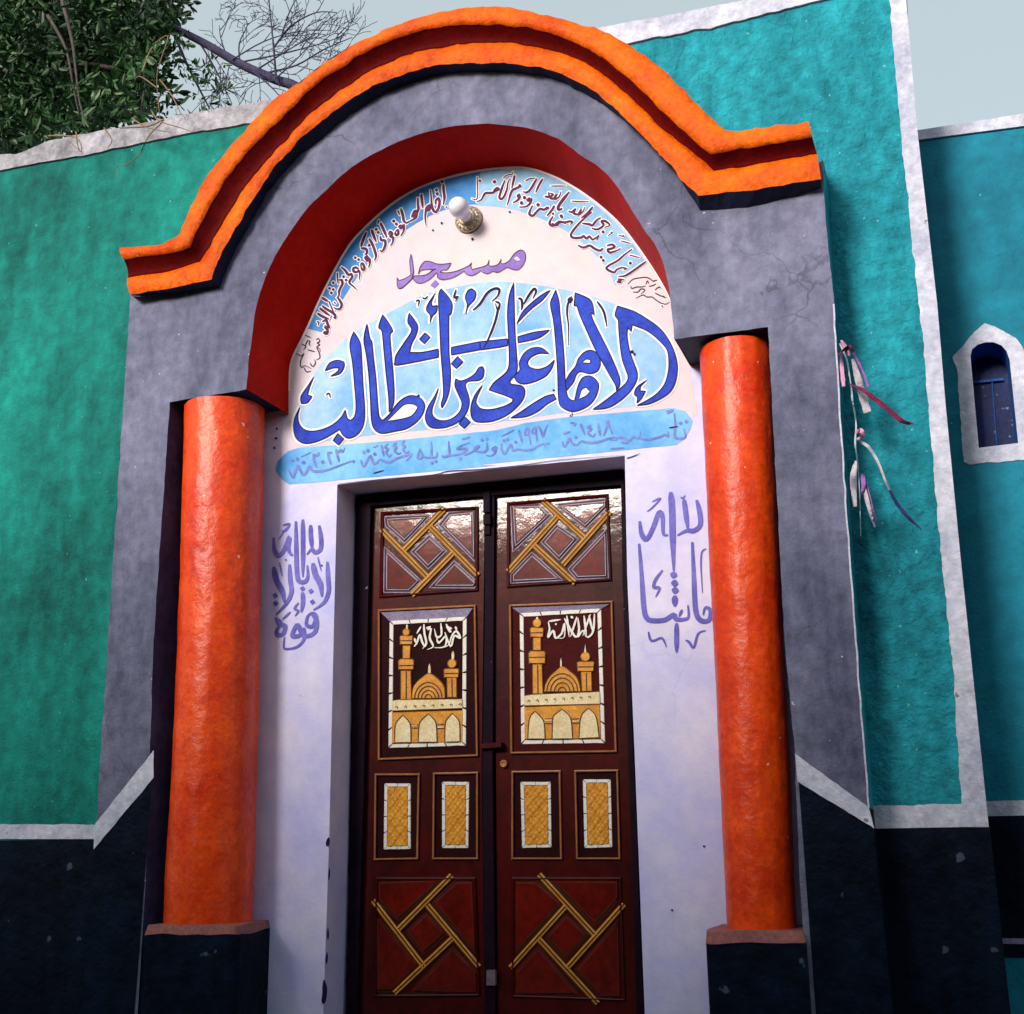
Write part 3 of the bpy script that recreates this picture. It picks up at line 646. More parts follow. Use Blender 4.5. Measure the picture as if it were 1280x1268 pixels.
RDOT = [(ca, 17, '835,25 880,50 680,275 715,320 545,355 495,430 545,445 520,490'), (cb_, 19, '1085,130 1010,240 1020,290 445,650 480,690 215,760 240,800 120,970'), (cb_, 11, '1140,465'), (cc, 22, '300,240 700,450 660,520 880,545 1190,695'), (cc, 16, '1080,665 105,225'), (cd, 14, '95,365 505,515 775,825 485,765 507,797'), (cd, 8, '1090,1250')]
RING += [(cb_, 26, '1100,165 1105,250 1115,340 1100,432;1000,430 1000,380 1035,350 1050,400 1035,480 1000,530 965,500 945,420 940,330 930,245;920,470 890,480 895,510 920,490 925,440 880,470 865,540 860,620 872,705;810,295 820,390 830,480;765,345 765,430 770,490 740,560 690,590 720,520 745,530 740,600 680,640 620,670 600,680;540,485 565,570 580,650 625,680;545,700 520,720 545,745 575,700 575,780 535,845;475,780 500,770 505,820 480,835 465,810 475,780;270,675 310,760 355,870;380,830 395,790 425,820 400,850 435,870 430,930 400,972;270,850 280,900 330,910 330,980 290,1050 260,1030;155,765 180,840 215,930;120,880 165,960 200,1060 210,1120 190,1172;85,795 30,930 15,990;15,1010 80,1020 90,1070 60,1090;60,1150 90,1110 100,1160 80,1180 130,1160 125,1230 110,1262'),
 (cb_, 14, '500,510 525,570;250,635 235,685')]
RING += [(cc, 24, '285,355 330,320 355,340 310,360 270,385 180,390 150,430 120,480 62,502;440,220 410,290 390,350 365,440 390,470 430,430 465,340 480,250 512,195;570,155 550,240 530,325;640,270 625,300 655,290 600,320 540,350 510,410 490,480 468,548;640,400 610,420 630,450 640,420 620,470 580,500 545,515;862,196 810,290 760,360 720,380 680,370;942,200 890,290 850,382;770,450 735,480 770,490 790,460 770,530 710,570 630,575;805,555 775,620 765,670 810,690 860,640 905,600 960,610 1000,580 1020,590 960,620;1097,556 1060,620 998,692;970,435 1030,440 1080,410 1040,390;1020,380 1040,450 1090,460 1130,400 1100,470 1160,440 1185,370;1280,388 1210,470 1150,560 1150,610 1200,590;1080,700 1040,760 1040,810 1090,820 1160,770 1210,780 1250,800'),
 (cc, 9, '70,175 70,455 0,465;415,190 470,150 530,140 548,105;715,225 760,200 840,188;1055,295 1250,295')]
RING += [(cd, 17, '172,118 120,190 70,260 65,300 100,290;165,310 195,320 230,290 215,330 260,340 290,290 260,350 310,310 320,270;402,268 350,330 288,377;0,430 40,450 80,420 130,420 180,410 205,420 180,440;300,430 370,440 400,450 440,400 482,373;395,480 450,490 510,450 490,410 530,410 572,450 520,470;392,318 320,380 250,450 190,530 195,565 230,575 290,570 310,555 340,580 370,560 400,590 440,570 465,550 440,600;258,648 310,670 370,650 420,680 470,700 500,680 480,710;545,650 590,640 620,660 590,680 550,690 570,720 610,710 640,700 678,678;792,688 720,740 650,800 560,850 540,880 590,910 620,915 640,890 690,870 740,880 710,890;932,808 860,860 790,910 720,950 658,956;640,1010 680,1010 660,985 715,990'),
 (cd, 7, '195,210 280,215 362,215;555,555 600,520 580,520;660,550 710,560 700,545;683,604 777,630;768,744 867,770')]
m, h = MB(), MB()
for cr, w_, ss in RING:
    for s in ss.split(';'):
        p = T(s, *cr); m.stroke(p, w_ / cr[2] * 1.15, E3, grow=.25); h.stroke(p, w_ / cr[2] * 1.15, E2, grow=1.35)
for cr, r_, ss in RDOT:
    for c in T(ss, *cr): m.dot(c, r_ / cr[2], E3); h.dot(c, r_ / cr[2] + 1.0, E2)
h.build('ring_script_halo', M['halo'], po); m.build('ring_script', M['maroon'], po)
m = MB()
for cr, w_, ss in ((cd, 7, '752,1032 800,985 870,970 930,965 970,980 1000,1000 1040,990 1000,1010;780,1050 790,1075 840,1060 880,1060 930,1050;960,1055 1000,1045 1032,1028;1020,1090 1060,1060 1078,1075;800,1110 850,1110 880,1080 920,1090 880,1132;833,1172 900,1140 940,1160 990,1160 1030,1190 1080,1220 1130,1230 1162,1208;1020,1120 1060,1140 1080,1150 1110,1150;1095,1155 1130,1168;930,1035 945,1000 960,1030'),
                   (ca, 10, '172,1048 252,1082;205,1115 235,1130 225,1160 242,1192;122,1162 180,1195 150,1240;320,1110 345,1090 365,1130 330,1150 365,1172 330,1200 365,1230 370,1268'),
                   (c3, 4.4, '45,1095 75,1110 90,1095 70,1140 75,1175 95,1165 132,1182;110,1075 152,1086;125,1150 140,1170 155,1150 150,1130;90,1175 105,1200 130,1195;98,1050 112,1018;160,1060 175,1090 180,1120 160,1132')):
    for s in ss.split(';'): m.stroke(T(s, *cr), w_ / cr[2] * 1.1, E2, grow=.12)
m.build('small_script', M['black'], po)

# the word above the big inscription
cm = (490, 300, 7.111)
m, e = MB(), MB()
for s in ('168,125 178,170 192,290 180,310 176,345 130,390 85,428 55,430 45,400 44,335 55,350 60,362 110,345 160,315 165,290 156,190',
          '232,305 250,240 290,192 340,192 400,212 460,214 526,205 490,262 450,268 425,285 480,292 560,280 640,250 690,222 705,200 700,235 712,262 760,250 840,225 862,176 858,215 880,232 940,218 970,168 962,205 990,212 1040,185 1080,130 1130,92 1170,98 1187,150 1168,215 1120,265 1060,258 1020,245 970,275 930,290 895,280 850,300 810,290 790,272 740,305 700,318 655,300 640,275 580,315 510,345 440,352 405,335 402,300 395,290 340,345 270,382 220,380 190,352 188,320 220,318 300,310 370,262 390,262 300,262 250,275'):
    q = catmull(T(s, *cm), 3, True, .3); m.poly(q, E2 - lift()); e.stroke(q, .75, E3, False, 1, True)
for s in ('340,405 385,355 420,388 378,430',): m.poly(T(s, *cm), E2 - lift())
m.build('lettering', M['violet'], po); e.build('lettering_outline', M['maroon'], po)
m = MB(); m.poly(T('1085,165 1110,148 1142,180 1110,185', *cm), E3 - .0012); m.build('lettering_counter', M['halo'], po)

# blue banner with the dates
bt = T('344,586 347,577 360,564 373,560 494,551 620,538', 0, 0, 1) + T('0,935 260,900 520,865 1100,815 1118,826 1160,832 1190,868 1204,890 1192,935 1160,990 1110,1025 860,1050 400,1098 0,1137', *z5)[1:] + T('620,582 494,594 362,606 353,600 346,592')
m = MB(); m.poly(dense(bt, 6, .5, True, 21), E1); m.build('painted_banner', M['banner'], po)
ce, cg, ch, ci = (345, 545, 9.143), (475, 530, 8), (595, 515, 9.143), (700, 500, 7.529)
m = MB()
for cr, w_, ss in ((ce, 20, '430,205 435,290 462,358;430,210 460,225 485,215 485,188;595,185 605,260 630,328;600,195 642,190;685,155 700,220 722,298;690,165 720,185 740,160 760,185 787,138;145,385 170,440 195,475 215,420 245,340 275,390 310,445 350,410 385,350 420,400 500,405 600,385 700,350 800,310 892,283 880,310;970,280 1000,350 1040,290 1080,230 1110,310 1150,310 1190,270 1280,300;1205,105 1227,208'),
                   (ce, 10, '285,240 340,215 397,190;1110,135 1167,110'),
                   (cg, 16, '15,212 37,322;80,200 50,232 82,255 62,285 90,325 115,305;165,188 135,215 165,235 145,265 180,300 207,285;247,168 220,205 250,225 230,255 265,290 292,270;0,355 40,375 100,385 160,350 230,325 285,310 312,300 300,330 258,372;400,250 375,340 425,330 400,250;440,330 480,340 510,330 515,260 512,178;520,340 565,330 570,278;615,320 650,330 690,310 690,240 685,172;690,320 760,310 830,290 870,250 770,250 820,215 897,188;840,315 900,290 950,260 990,220 960,230 940,260 980,280;985,280 1040,280 1070,250 1070,188;1160,220 1125,250 1150,270 1165,230 1150,290 1110,320 1063,315;1215,198 1215,250 1240,300 1272,268;820,155 902,130'),
                   (ch, 17, '290,375 300,440 325,480 360,430 400,375 420,440 480,430 560,440 640,430 700,395 760,370 842,358 800,370 785,402;488,205 527,352;610,260 560,260 570,210 600,190 605,270 627,372;690,240 640,240 650,195 680,175 685,250 697,332;708,155 740,210 765,282 785,220 817,148;985,345 1010,400 1040,360 1070,300 1100,360 1150,380 1200,340 1270,362;1000,250 1072,225;1200,145 1242,262'),
                   (ch, 9, '285,280 370,240 432,205;1075,125 1135,130 1120,165'),
                   (ci, 16, '193,226 232,322;290,240 260,260 295,275 260,310 310,345 327,318;360,218 376,338;412,338 440,260 450,198 470,260 492,322;200,385 280,405 380,390 450,365 522,350;460,370 520,375 550,355 600,360 650,385 690,350 740,360 755,298;580,400 642,405;750,365 830,375 900,360 950,345 990,330 1020,345 1015,298;1075,125 1085,230 1080,340 1110,365 1160,360 1182,340 1165,272;1000,110 1060,100 1010,130'),
                   (ci, 9, '480,460 600,452;100,215 145,222 130,245')):
    for s in ss.split(';'): m.stroke(T(s, *cr), w_ / cr[2] * 1.2, E2, grow=.3)
for cr, r_, ss in ((ce, 19, '535,298 185,280 245,265 315,305 1005,190 1050,170 1130,210'), (cg, 15, '520,390 560,375 805,345 1020,160 1070,150'), (ch, 17, '320,330 360,315 455,345 1140,290'), (ci, 15, '1135,220 1190,205')):
    for c in T(ss, *cr): m.dot(c, r_ / cr[2], E2)
m.build('banner_script', M['slate'], po)

# words painted on both sides of the door
cl, crr = (320, 630, 6.342), (780, 600, 5.513)
m = MB()
for w_, ss in ((28, '500,172 515,280 510,360 470,385 440,360 403,402;432,168 435,270 445,360;315,140 318,350 325,560 345,615 390,615 410,570 405,488;370,125 372,350 370,578;140,268 145,360 175,410 220,370 265,260 255,350 275,400 292,405;265,482 270,600 280,700 240,790 158,878;565,460 570,580 575,690 540,780 455,842;368,702 372,780 358,858;450,860 410,890 400,960 450,970 475,900 450,870 480,930 470,1010 420,1045 370,1040 330,960 300,1000 290,1050 350,1040 375,990 380,1070 330,1130 260,1150 220,1140 225,1058;155,900 180,950 230,970 215,1030 170,1040 165,1000 200,940 170,910'),
               (36, '140,500 160,600 205,690 227,785;450,470 470,560 510,640 522,735'), (14, '215,170 265,160 235,210 205,215;335,785 305,830 335,850 308,888;272,858 208,917'), (8, '240,190 178,282;185,463 207,572;490,423 516,532')):
    for s in ss.split(';'): m.stroke(T(s, *cl), w_ / cl[2] * 1.1, E2, grow=.25)
for c in T('152,725 155,788 435,692 447,778 368,672', *cl): m.dot(c, 23 / cl[2], E2, 4, 0)
for w_, ss in ((28, '500,140 520,220 525,310 480,350 430,350 368,382;413,135 425,230 440,342;108,285 120,370 155,410 200,330 240,225 265,260 270,370 302,380;103,440 120,650 135,870 155,950 200,970 280,965 340,930 360,960 420,960 445,940 440,865;470,430 480,650 490,870 510,950 550,975 590,960 595,900 560,880 545,930;362,988 362,1100 362,1190'), (36, '322,85 330,200 335,400 342,625;350,798 350,872'), (17, '265,622 215,690 205,740 245,745 218,805;400,895 378,942'), (13, '168,1048 190,1110 260,1090 292,1152;425,1105 450,1120 480,1155 510,1060 562,1038'), (8, '390,120 405,125 422,108;195,150 252,125 195,190 158,217;565,475 535,500 530,600 540,778')):
    for s in ss.split(';'): m.stroke(T(s, *crr), w_ / crr[2] * 1.1, E2, grow=.25)
for c in T('342,655 348,712 352,762', *crr): m.dot(c, 21 / crr[2], E2)
m.build('side_script', M['violet2'], po)
# nail holes, chips and cracks in the white paint
m = MB()
for a_, b_, r_ in ((541, 288, 1.1), (552, 279, 1.3), (590.5, 299, 1.5), (637, 265, 1.2), (345, 548, 1.4), (343, 560, 1.2), (346, 536, 1.2), (880, 1058, 1.2), (840, 1138, 1.3), (402, 707, .9), (357, 700, .9), (713, 520, .9), (790, 440, 2.0), (793, 443, 1.4), (523, 495, 1.6), (692, 488, 1.2)): m.dot((a_, b_), r_, E3)
for s, w_ in (('715,513 715,521', .9), ('423,605 470,600 540,594 560,589 600,587 650,582 700,575 781,569', 1.1), ('404,1255 406,1240 405,1225', 6), ('408,1205 409,1190', 3), ('410,1175 410,1160', 2.5), ('411,1100 412,1085', 2), ('409,1058 411,1047', 5), ('783,573 790,571 800,567', 1.2), ('836,535 848,533', 1.4), ('466,592 480,588', 1.5)): m.stroke(T(s), w_, E3, True, 3)
m.build('paint_chip', M['ink'], po)

# ------------------------------------------------------------------ the door
fr_px = T('445,621 779,588 783,700 792,960 804,1268') + [unP(Vector((P(804, 1268, YD).x, YD, sill)))] + [unP(Vector((P(432, 1268, YD).x, YD, sill)))] + T('432,1268 440,860')
fr_hole = [(463, 632), (776, 606), (778, 720), (786, 960), (796, 1268), unP(Vector((P(796, 1268, YD).x, YD, sill + .01))), unP(Vector((P(446, 1268, YD).x, YD, sill + .01))), (446, 1268), (455, 960)]
m = MB(); m.solid(dense(fr_px, 14, .8, True, 31), YD, YD + .08, holes=[dense(fr_hole, 14, .6, True, 32)[::-1]]); m.build('door_frame', M['darkwood'], po)
def leaf(outl, label=None):
    m = MB(); m.solid(outl, YL, YL + .04); o_ = m.build('door_leaf', M['door'], po); o_.location = (0, 0, 0)
    return o_
zb1 = lambda u: unP(Vector((P(u, 1268, YL).x, YL, sill + .02)))
LL = leaf(T('464,627 606,612 604,800 602,960 606,1268') + [zb1(606), zb1(446)] + T('446,1268 455,960'))
RL = leaf(T('618.5,611 778,600 780,720 788,960 798,1268') + [zb1(798), zb1(626)] + T('622,1268 620,960 618,760'))
for leaf_, pts in ((LL, '608,616 613,616 611,960 616,1268'),):
    m = MB(); m.solid(T('606,617 618,616 616.5,800 615.5,960 619,1268') + [zb1(619), zb1(606)] + T('606,1268 603,960 606,780'), YL - .022, YL + .02); m.build('meeting_strip', M['darkwood'], leaf_)
m = MB(); m.solid(T('604,615 612,614 612,640 604,641'), YL - .04, YL); m.solid(T('604,643 612.5,642.5 612.5,655 604,655.5'), YL - .048, YL); m.solid(T('605,657 612,657 612,668 605,668'), YL - .035, YL); m.build('bolt', M['darkwood'], LL)
m = MB(); m.solid(T('608,1213 619,1213 619,1232 608,1232'), YL - .04, YL - .02); m.build('lower_bolt', M['steel'], LL)
m = MB(); c_ = P(630, 955, YL - .006); m.lathe(c_, [(0, .0), (.0, .016), (.008, .016), (.010, .011), (.006, .008), (.006, 0)], 14); m.build('lock_plate', M['bronze'], RL)
m = MB(); m.solid(T('600,930 626,928 626,934 600,936'), YL - .045, YL); m.build('hasp', M['door'], LL)

def ring_frame(px, wd, yf, yb, name, mt, lf, wob_=0):
    m = MB(); inn = inset(px, wd); o2 = px if area(px) > 0 else px[::-1]
    n4 = len(o2); mid = inset(px, wd * .5)
    ro = [P(*q, yb) for q in o2]; rm = [P(*q, yf) for q in mid]; ri = [P(*q, yb) for q in inn]
    rows = [ro, [P(*q, yf + .002) for q in inset(px, wd * .25)], rm, [P(*q, yf + .002) for q in inset(px, wd * .75)], ri]
    m.loft([r + [r[0]] for r in rows], False); return m.build(name, mt, lf)
def lattice_panel(lf, outer, strips, fields, bright=True):
    ring_frame(outer, 4.5, YL - .012, YL - .001, 'panel_moulding', M['door'], lf)
    for a_, b_ in strips:
        dx, dy = b_[0] - a_[0], b_[1] - a_[1]; l = math.hypot(dx, dy); nx, ny = -dy / l, dx / l
        m = MB(); rows = []
        for off, yy in ((-3.5, YL), (-3.0, YL - .009), (-1.3, YL - .011), (-.7, YL - .007), (.7, YL - .007), (1.3, YL - .011), (3.0, YL - .009), (3.5, YL)):
            rows.append([P(a_[0] + nx * off + dx * t, a_[1] + ny * off + dy * t, yy) for t in (0, .25, .5, .75, 1)])
        m.loft(rows[::-1], False)
        for e in (0, -1): m.add([r[e] for r in rows], [tuple(range(8)) if e == -1 else tuple(range(8))[::-1]])
        ls = m.build('lattice_strip', M['gold'], lf)
        m = MB(); m.stroke([a_, b_], 1.5, YL - .0084, False)
        for o_ in (-4.0, 4.0): m.stroke([(a_[0] + nx * o_, a_[1] + ny * o_), (b_[0] + nx * o_, b_[1] + ny * o_)], 1.5, YL - .0012, False)
        m.build('strip_groove', M['groove'], lf)
    m = MB()
    gr_, lt = MB(), MB()
    for f_ in fields:
        m.solid(f_, YL - .011, YL, inset_px=2.4, yi=YL - .004)
        gr_.stroke(dense(inset(f_, -1.0), 6, 0, True), 1.4, YL - .0015, False, 1, True)
        gr_.stroke(dense(inset(f_, 3.0), 6, 0, True), 1.0, YL - .0115, False, 1, True)
        if bright: lt.stroke(dense(inset(f_, 1.2), 6, 0, True), 1.3, YL - .0085, False, 1, True); lt.stroke(dense(inset(f_, -2.4), 6, 0, True), 1.0, YL - .002, False, 1, True)  # pale lines painted as highlights along the bevels of the upper panels
    m.build('raised_panel', M['field'], lf); gr_.build('panel_groove', M['groove'], lf)
    if bright: lt.build('panel_highlight', M['bevel'], lf)
cu, c7 = (465, 610, 4.129), (420, 900, 3.2)
def segs(s, c): return [tuple(T(q, *c)) for q in s.split(';')]
lattice_panel(LL, T('45,125 550,95 550,535 37,570', *cu), segs('45,213 290,465;378,106 165,322;295,195 548,452;425,330 205,555', cu), [T(s, *cu) for s in ('295,255 370,325 290,405 215,330', '75,158 285,148 168,272 78,192', '400,135 525,122 527,365 355,190', '72,325 240,480 190,530 70,530', '315,507 425,390 535,490 522,507')])
lattice_panel(RL, T('695,75 1222,30 1240,482 695,518', *cu), segs('878,62 1100,262;1228,122 985,397;960,145 702,432;830,290 1048,492', cu), [T(s, *cu) for s in ('955,200 1050,265 965,360 885,280', '725,95 860,90 915,140 735,310', '960,90 1205,65 1205,95 1100,200', '725,482 725,450 825,345 965,470', '1025,420 1205,230 1210,457 1060,462')])
lattice_panel(LL, T('155,628 560,628 578,1108 148,1112', *c7), segs('148,722 352,988;463,622 250,838;365,740 572,988;465,875 233,1094', c7), [T(s, *c7) for s in ('360,775 440,855 350,935 280,850', '165,645 420,640 250,800 165,720', '480,645 550,645 560,935 388,730', '160,785 330,978 230,1085 160,1085', '300,1090 465,910 565,1010 567,1098')], False)
lattice_panel(RL, T('700,628 1142,628 1160,1128 700,1112', *c7), segs('812,618 1038,864;1152,738 925,992;920,745 698,992;810,875 1047,1134', c7), [T(s, *c7) for s in ('920,780 1005,860 920,960 840,870', '715,645 800,645 905,735 715,940', '862,642 1130,642 1132,715 1035,822', '715,1100 715,1010 810,910 970,1100', '960,1000 1132,800 1142,1112 1062,1112')], False)

def tiles(lf, quad, wd, nx_, ny_, y):
    """border of small white tiles round a quadrilateral"""
    m = MB(); inn = inset(quad, wd)
    o2 = quad if area(quad) > 0 else quad[::-1]
    for k in range(4):
        a_, b_, c, d = o2[k], o2[(k + 1) % 4], inn[(k + 1) % 4], inn[k]
        n_ = nx_ if abs(b_[0] - a_[0]) > abs(b_[1] - a_[1]) else ny_
        for i in range(n_):
            t0, t1 = i / n_ + .004, (i + 1) / n_ - .004; tm = (t0 + t1) / 2
            L_ = lambda p, q, t: (p[0] + (q[0] - p[0]) * t, p[1] + (q[1] - p[1]) * t)
            jj = random.uniform(-.4, .4) * wd * .2
            q = [L_(a_, b_, t0 + .004), (L_(a_, b_, tm)[0], L_(a_, b_, tm)[1] + jj), L_(a_, b_, t1 - .004), L_(d, c, t1), (L_(d, c, tm)[0], L_(d, c, tm)[1] + jj), L_(d, c, t0)]
            m.solid(q, y - .006, y, inset_px=wd * .10, yi=y - .004)
    m.build('tile_border', M['relief_white'], lf)
def picture(lf, c, outer, inner, d):
    ring_frame(outer, 3.2, YL - .016, YL - .001, 'picture_frame', M['bronze'], lf)
    m = MB(); i2 = inset(outer, 4); o2 = inner if area(inner) > 0 else inner[::-1]
    k0 = min(range(4), key=lambda i: i2[i][0] + i2[i][1]); k1 = min(range(4), key=lambda i: o2[i][0] + o2[i][1])
    A_ = [i2[(k0 + i) % 4] for i in range(4)]; B_ = [o2[(k1 + i) % 4] for i in range(4)]
    # lilac sloping top bevel and dark red side bevels
    m.add([P(*A_[0], YL - .010), P(*A_[1], YL - .010), P(*B_[1], YL - .002), P(*B_[0], YL - .002)], [(0, 3, 2, 1)]); m.build('top_bevel', M['bevel'], lf)
    m = MB(); m.poly(inset(outer, 3.0), YL - .0006); m.build('picture_ground', M['recess'] if lf == LL else M['recess_red'], lf)
    tiles(lf, inset(inner, -.4), 4.8, 4, 7, YL - .001)
    YR = YL - .001
    def sol(name, mt, polys, t, ch=.8):
        m = MB()
        if ch > .6:
            b_ = MB()
            for p in polys: b_.stroke(dense(p, 5, 0, True), 2.0, YR - .0008, False, 1, True)
            b_.build(name + '_outline', M['groove'], lf)
        for p in polys: m.solid(p, YR - t, YR, inset_px=ch, yi=YR - t * .55)
        return m.build(name, M[mt], lf)
    def circ(cx_, cy_, r, n=14): return [(cx_ + r * math.cos(i * 2 * math.pi / n), cy_ + r * math.sin(i * 2 * math.pi / n)) for i in range(n)]
    for mn in d['minarets']: 
        sol('minaret', 'ochre', [T(s, *c) for s in mn['p']] + [circ(*T(mn['k'], *c)[0], mn['r'] / c[2])], .012)
        g_ = MB()
        for s in mn['g']: g_.stroke(T(s, *c), 1.2, YR - .0135, False, 3)
        g_.build('minaret_groove', M['groove'], lf)
        sol('finial', 'cream', [T(mn['s'], *c)], .009, .3)
    sol('dome', 'ochre', [catmull(T(d['dome'], *c), 3)], .012)
    g_ = MB(); (dx, dy), = T(d['dc'], *c)
    for r in (33, 65, 97, 128):
        r_ = r / c[2] * d['dk']; g_.stroke([(dx + r_ * math.cos(t), dy - r_ * 1.18 * math.sin(t)) for t in [math.pi * i / 12 for i in range(13)]], 1.3, YR - .0135, False, 2)
    g_.build('dome_groove', M['groove'], lf)
    sol('finial', 'cream', [T(d['ds'], *c)], .009, .3)
    sol('parapet', 'cream', [T(d['par'], *c)], .014)
    g_ = MB()
    p0, p1 = T(d['holes'], *c)
    for i in range(8):
        t = i / 7; q = (p0[0] + (p1[0] - p0[0]) * t, p0[1] + (p1[1] - p0[1]) * t)
        g_.stroke([(q[0] - 1.6, q[1] + 1), (q[0], q[1] - .8), (q[0] + 1.6, q[1] + .6), (q[0] + .6, q[1] + 2.4)], .9, YR - .0155, True, 3)
    g_.build('parapet_slot', M['groove'], lf)
    sol('arcade', 'ochre', [T(d['arc'], *c)], .009)
    sol('arch_niche', 'cream', [catmull(T(s, *c), 3, True, .4) for s in d['nic']], .011, .5)
    g_ = MB()
    for s in d['nic']: g_.stroke(catmull(T(s, *c), 3, True, .4), 1.1, YR - .0125, False, 1, True)
    for s in d['cap']: g_.stroke(T(s, *c), .8, YR - .0128, False, 3)
    g_.build('arcade_groove', M['groove'], lf)
    sol('capital', 'cream', [T(s, *c) for s in d['capp']], .0125, .4)
    m = MB()
    for s in d['txt'].split(';'):
        m.stroke(T(s, *c), 17 / c[2], YR - .006, True); 
    m.build('script_relief', M['relief_white'], lf)
cL, cR = (470, 760, 6.854), (630, 750, 6.5)
picture(LL, cL, T('472,762 595,756 598,946 472,951'), T('487.5,777 583,771.7 582,932 486,935'), dict(
    minarets=[dict(p=['213,540 300,540 303,785 213,787', '193,455 210,440 310,440 325,455 322,530 195,530', '230,325 297,325 292,436 230,436', '206,250 215,240 308,240 316,250 313,315 208,315'], k='260,210', r=31, s='265,140 273,150 273,182 257,182 257,150', g=['195,495 322,492', '258,545 258,780', '208,282 313,280']),
              dict(p=['608,600 692,600 692,768 612,768', '583,530 595,523 700,523 710,532 706,598 585,598'], k='652,478', r=38, s='660,365 672,400 668,442 648,442 646,395', g=['585,562 706,560', '650,605 652,765'])],
    dome='305,778 318,690 350,640 400,595 455,562 510,592 560,640 588,690 592,776', dc='448,778', dk=.92, ds='458,475 468,505 470,560 445,560 448,505',
    par='135,798 190,790 740,783 745,862 135,885', holes='175,850 720,825', arc='135,897 745,880 742,1152 135,1160',
    nic=['160,1155 163,1010 190,960 228,920 270,960 295,1010 298,1152', '360,1152 368,1000 400,950 448,908 490,950 515,1000 522,1150', '588,1150 593,990 620,940 652,902 690,940 715,990 718,1146'],
    cap=['300,998 358,996', '303,1030 356,1028', '522,1000 585,997', '525,1034 582,1031'], capp=['300,1000 358,998 354,1012 304,1014', '524,1018 584,1015 580,1030 528,1032'],
    txt='325,332 350,300 375,230 395,290 420,330 440,300;410,138 415,220 430,300 398,352;385,160 348,222;440,190 470,180 460,260 490,330 438,357;555,132 560,230 520,250 500,178;520,260 540,300 600,240 590,330 498,342;600,138 640,210 600,160;590,210 640,330 670,240 722,260 690,200 650,240 620,320 558,342;620,168 652,180;680,160 692,192;430,175 470,160;330,260 340,300'))
picture(RL, cR, T('636,756 766,751 771.5,941 637.7,943'), T('650,767 751,761.5 756,929 652,930'), dict(
    minarets=[dict(p=['233,525 310,525 318,766 235,764', '200,435 215,418 325,418 337,435 335,518 205,518', '237,308 300,308 302,412 237,412', '213,238 225,225 312,228 322,238 318,305 218,303'], k='270,190', r=35, s='270,132 280,150 278,160 262,160 260,150', g=['200,468 335,465', '272,530 276,760', '215,268 320,266']),
              dict(p=['625,586 712,586 716,742 635,744', '595,512 605,503 722,503 732,512 728,582 600,582'], k='662,463', r=38, s='660,360 666,400 670,428 650,428 654,400', g=['600,545 730,543', '668,592 672,740'])],
    dome='328,748 338,690 370,630 420,582 475,543 530,577 590,630 615,690 622,746', dc='472,748', dk=.98, ds='463,470 470,505 472,545 456,545 456,505',
    par='165,782 220,772 780,748 783,848 165,862', holes='200,820 695,788', arc='165,872 780,850 787,1128 165,1134',
    nic=['193,1130 200,1000 215,945 250,905 292,945 325,1000 332,1130', '390,1130 395,965 420,925 470,888 520,930 545,980 556,1128', '608,1126 618,980 640,920 685,882 730,920 755,980 772,1118'],
    cap=['332,968 394,966', '335,1005 392,1003', '550,968 612,964', '555,1004 610,1000'], capp=['328,972 394,970 390,986 334,988', '552,982 612,978 608,992 556,996'],
    txt='360,180 370,240 358,305 400,250 420,310 470,270 490,190 490,300 438,312;362,175 462,160;510,128 530,302;592,138 540,302;490,150 570,290 602,290;600,148 610,240 600,300 640,250 662,292;650,128 670,292;702,118 640,292;735,112 725,250 690,300 658,292;543,133 562,150;690,128 722,262;415,200 430,195'))
def small_panel(lf, outer, inner):
    ring_frame(outer, 3.0, YL - .015, YL - .001, 'panel_frame', M['bronze'], lf)
    m = MB(); m.poly(inset(outer, 2.6), YL - .0006); m.build('panel_ground', M['recess'], lf)
    tiles(lf, inset(inner, -.4), 4.2, 2, 4, YL - .001)
    q = inset(inner, 4.0); m = MB()
    k0 = min(range(4), key=lambda i: q[i][0] + q[i][1]); q = [q[(k0 + i) % 4] for i in range(4)]       # tl, tr, br, bl (area>0 in y-down)
    def at(u, v):
        a_ = (q[0][0] + (q[1][0] - q[0][0]) * u, q[0][1] + (q[1][1] - q[0][1]) * u); b_ = (q[3][0] + (q[2][0] - q[3][0]) * u, q[3][1] + (q[2][1] - q[3][1]) * u)
        return (a_[0] + (b_[0] - a_[0]) * v, a_[1] + (b_[1] - a_[1]) * v)
    nu, nv = 24, 66; rows = []
    for j in range(nv + 1):
        r = []
        for i in range(nu + 1):
            u, v = i / nu, j / nv; a_, b_ = u * 4 + v * 9, u * 4 - v * 9
            h_ = .5 + .25 * (abs(math.sin(math.pi * a_ / 1.0)) * (1 if int(math.floor(b_)) % 2 else .3) + abs(math.sin(math.pi * b_)) * (1 if int(math.floor(a_)) % 2 else .3))
            r.append(P(*at(u, v), YL - .002 - .012 * h_))
        rows.append(r)
    m.loft(rows[::-1], True); m.build('woven_panel', M['ochre'], lf)
small_panel(LL, T('468,967 525,967 523,1075 467,1076'), T('481,980 513,980 513,1061 480,1062'))
small_panel(LL, T('541,966 598,965 598,1075 540,1075'), T('553,978 586,978 585,1060 553,1060'))
small_panel(RL, T('639,964 701,963 703,1075 639,1075'), T('651,978 688,978 689,1059 653,1060'))
small_panel(RL, T('717.5,963 773,962 776,1075 720,1075'), T('729,975 763,975 765,1059 731,1060'))

m = MB(); m.box((P(404, 1268, YB).x - .1, YL + .06, .003), (P(806, 1268, YB).x + .1, YL + 1.2, 2.75)); m.build('dark_backing', M['hole'], po)  # dark box added behind the leaves to close the bright gap

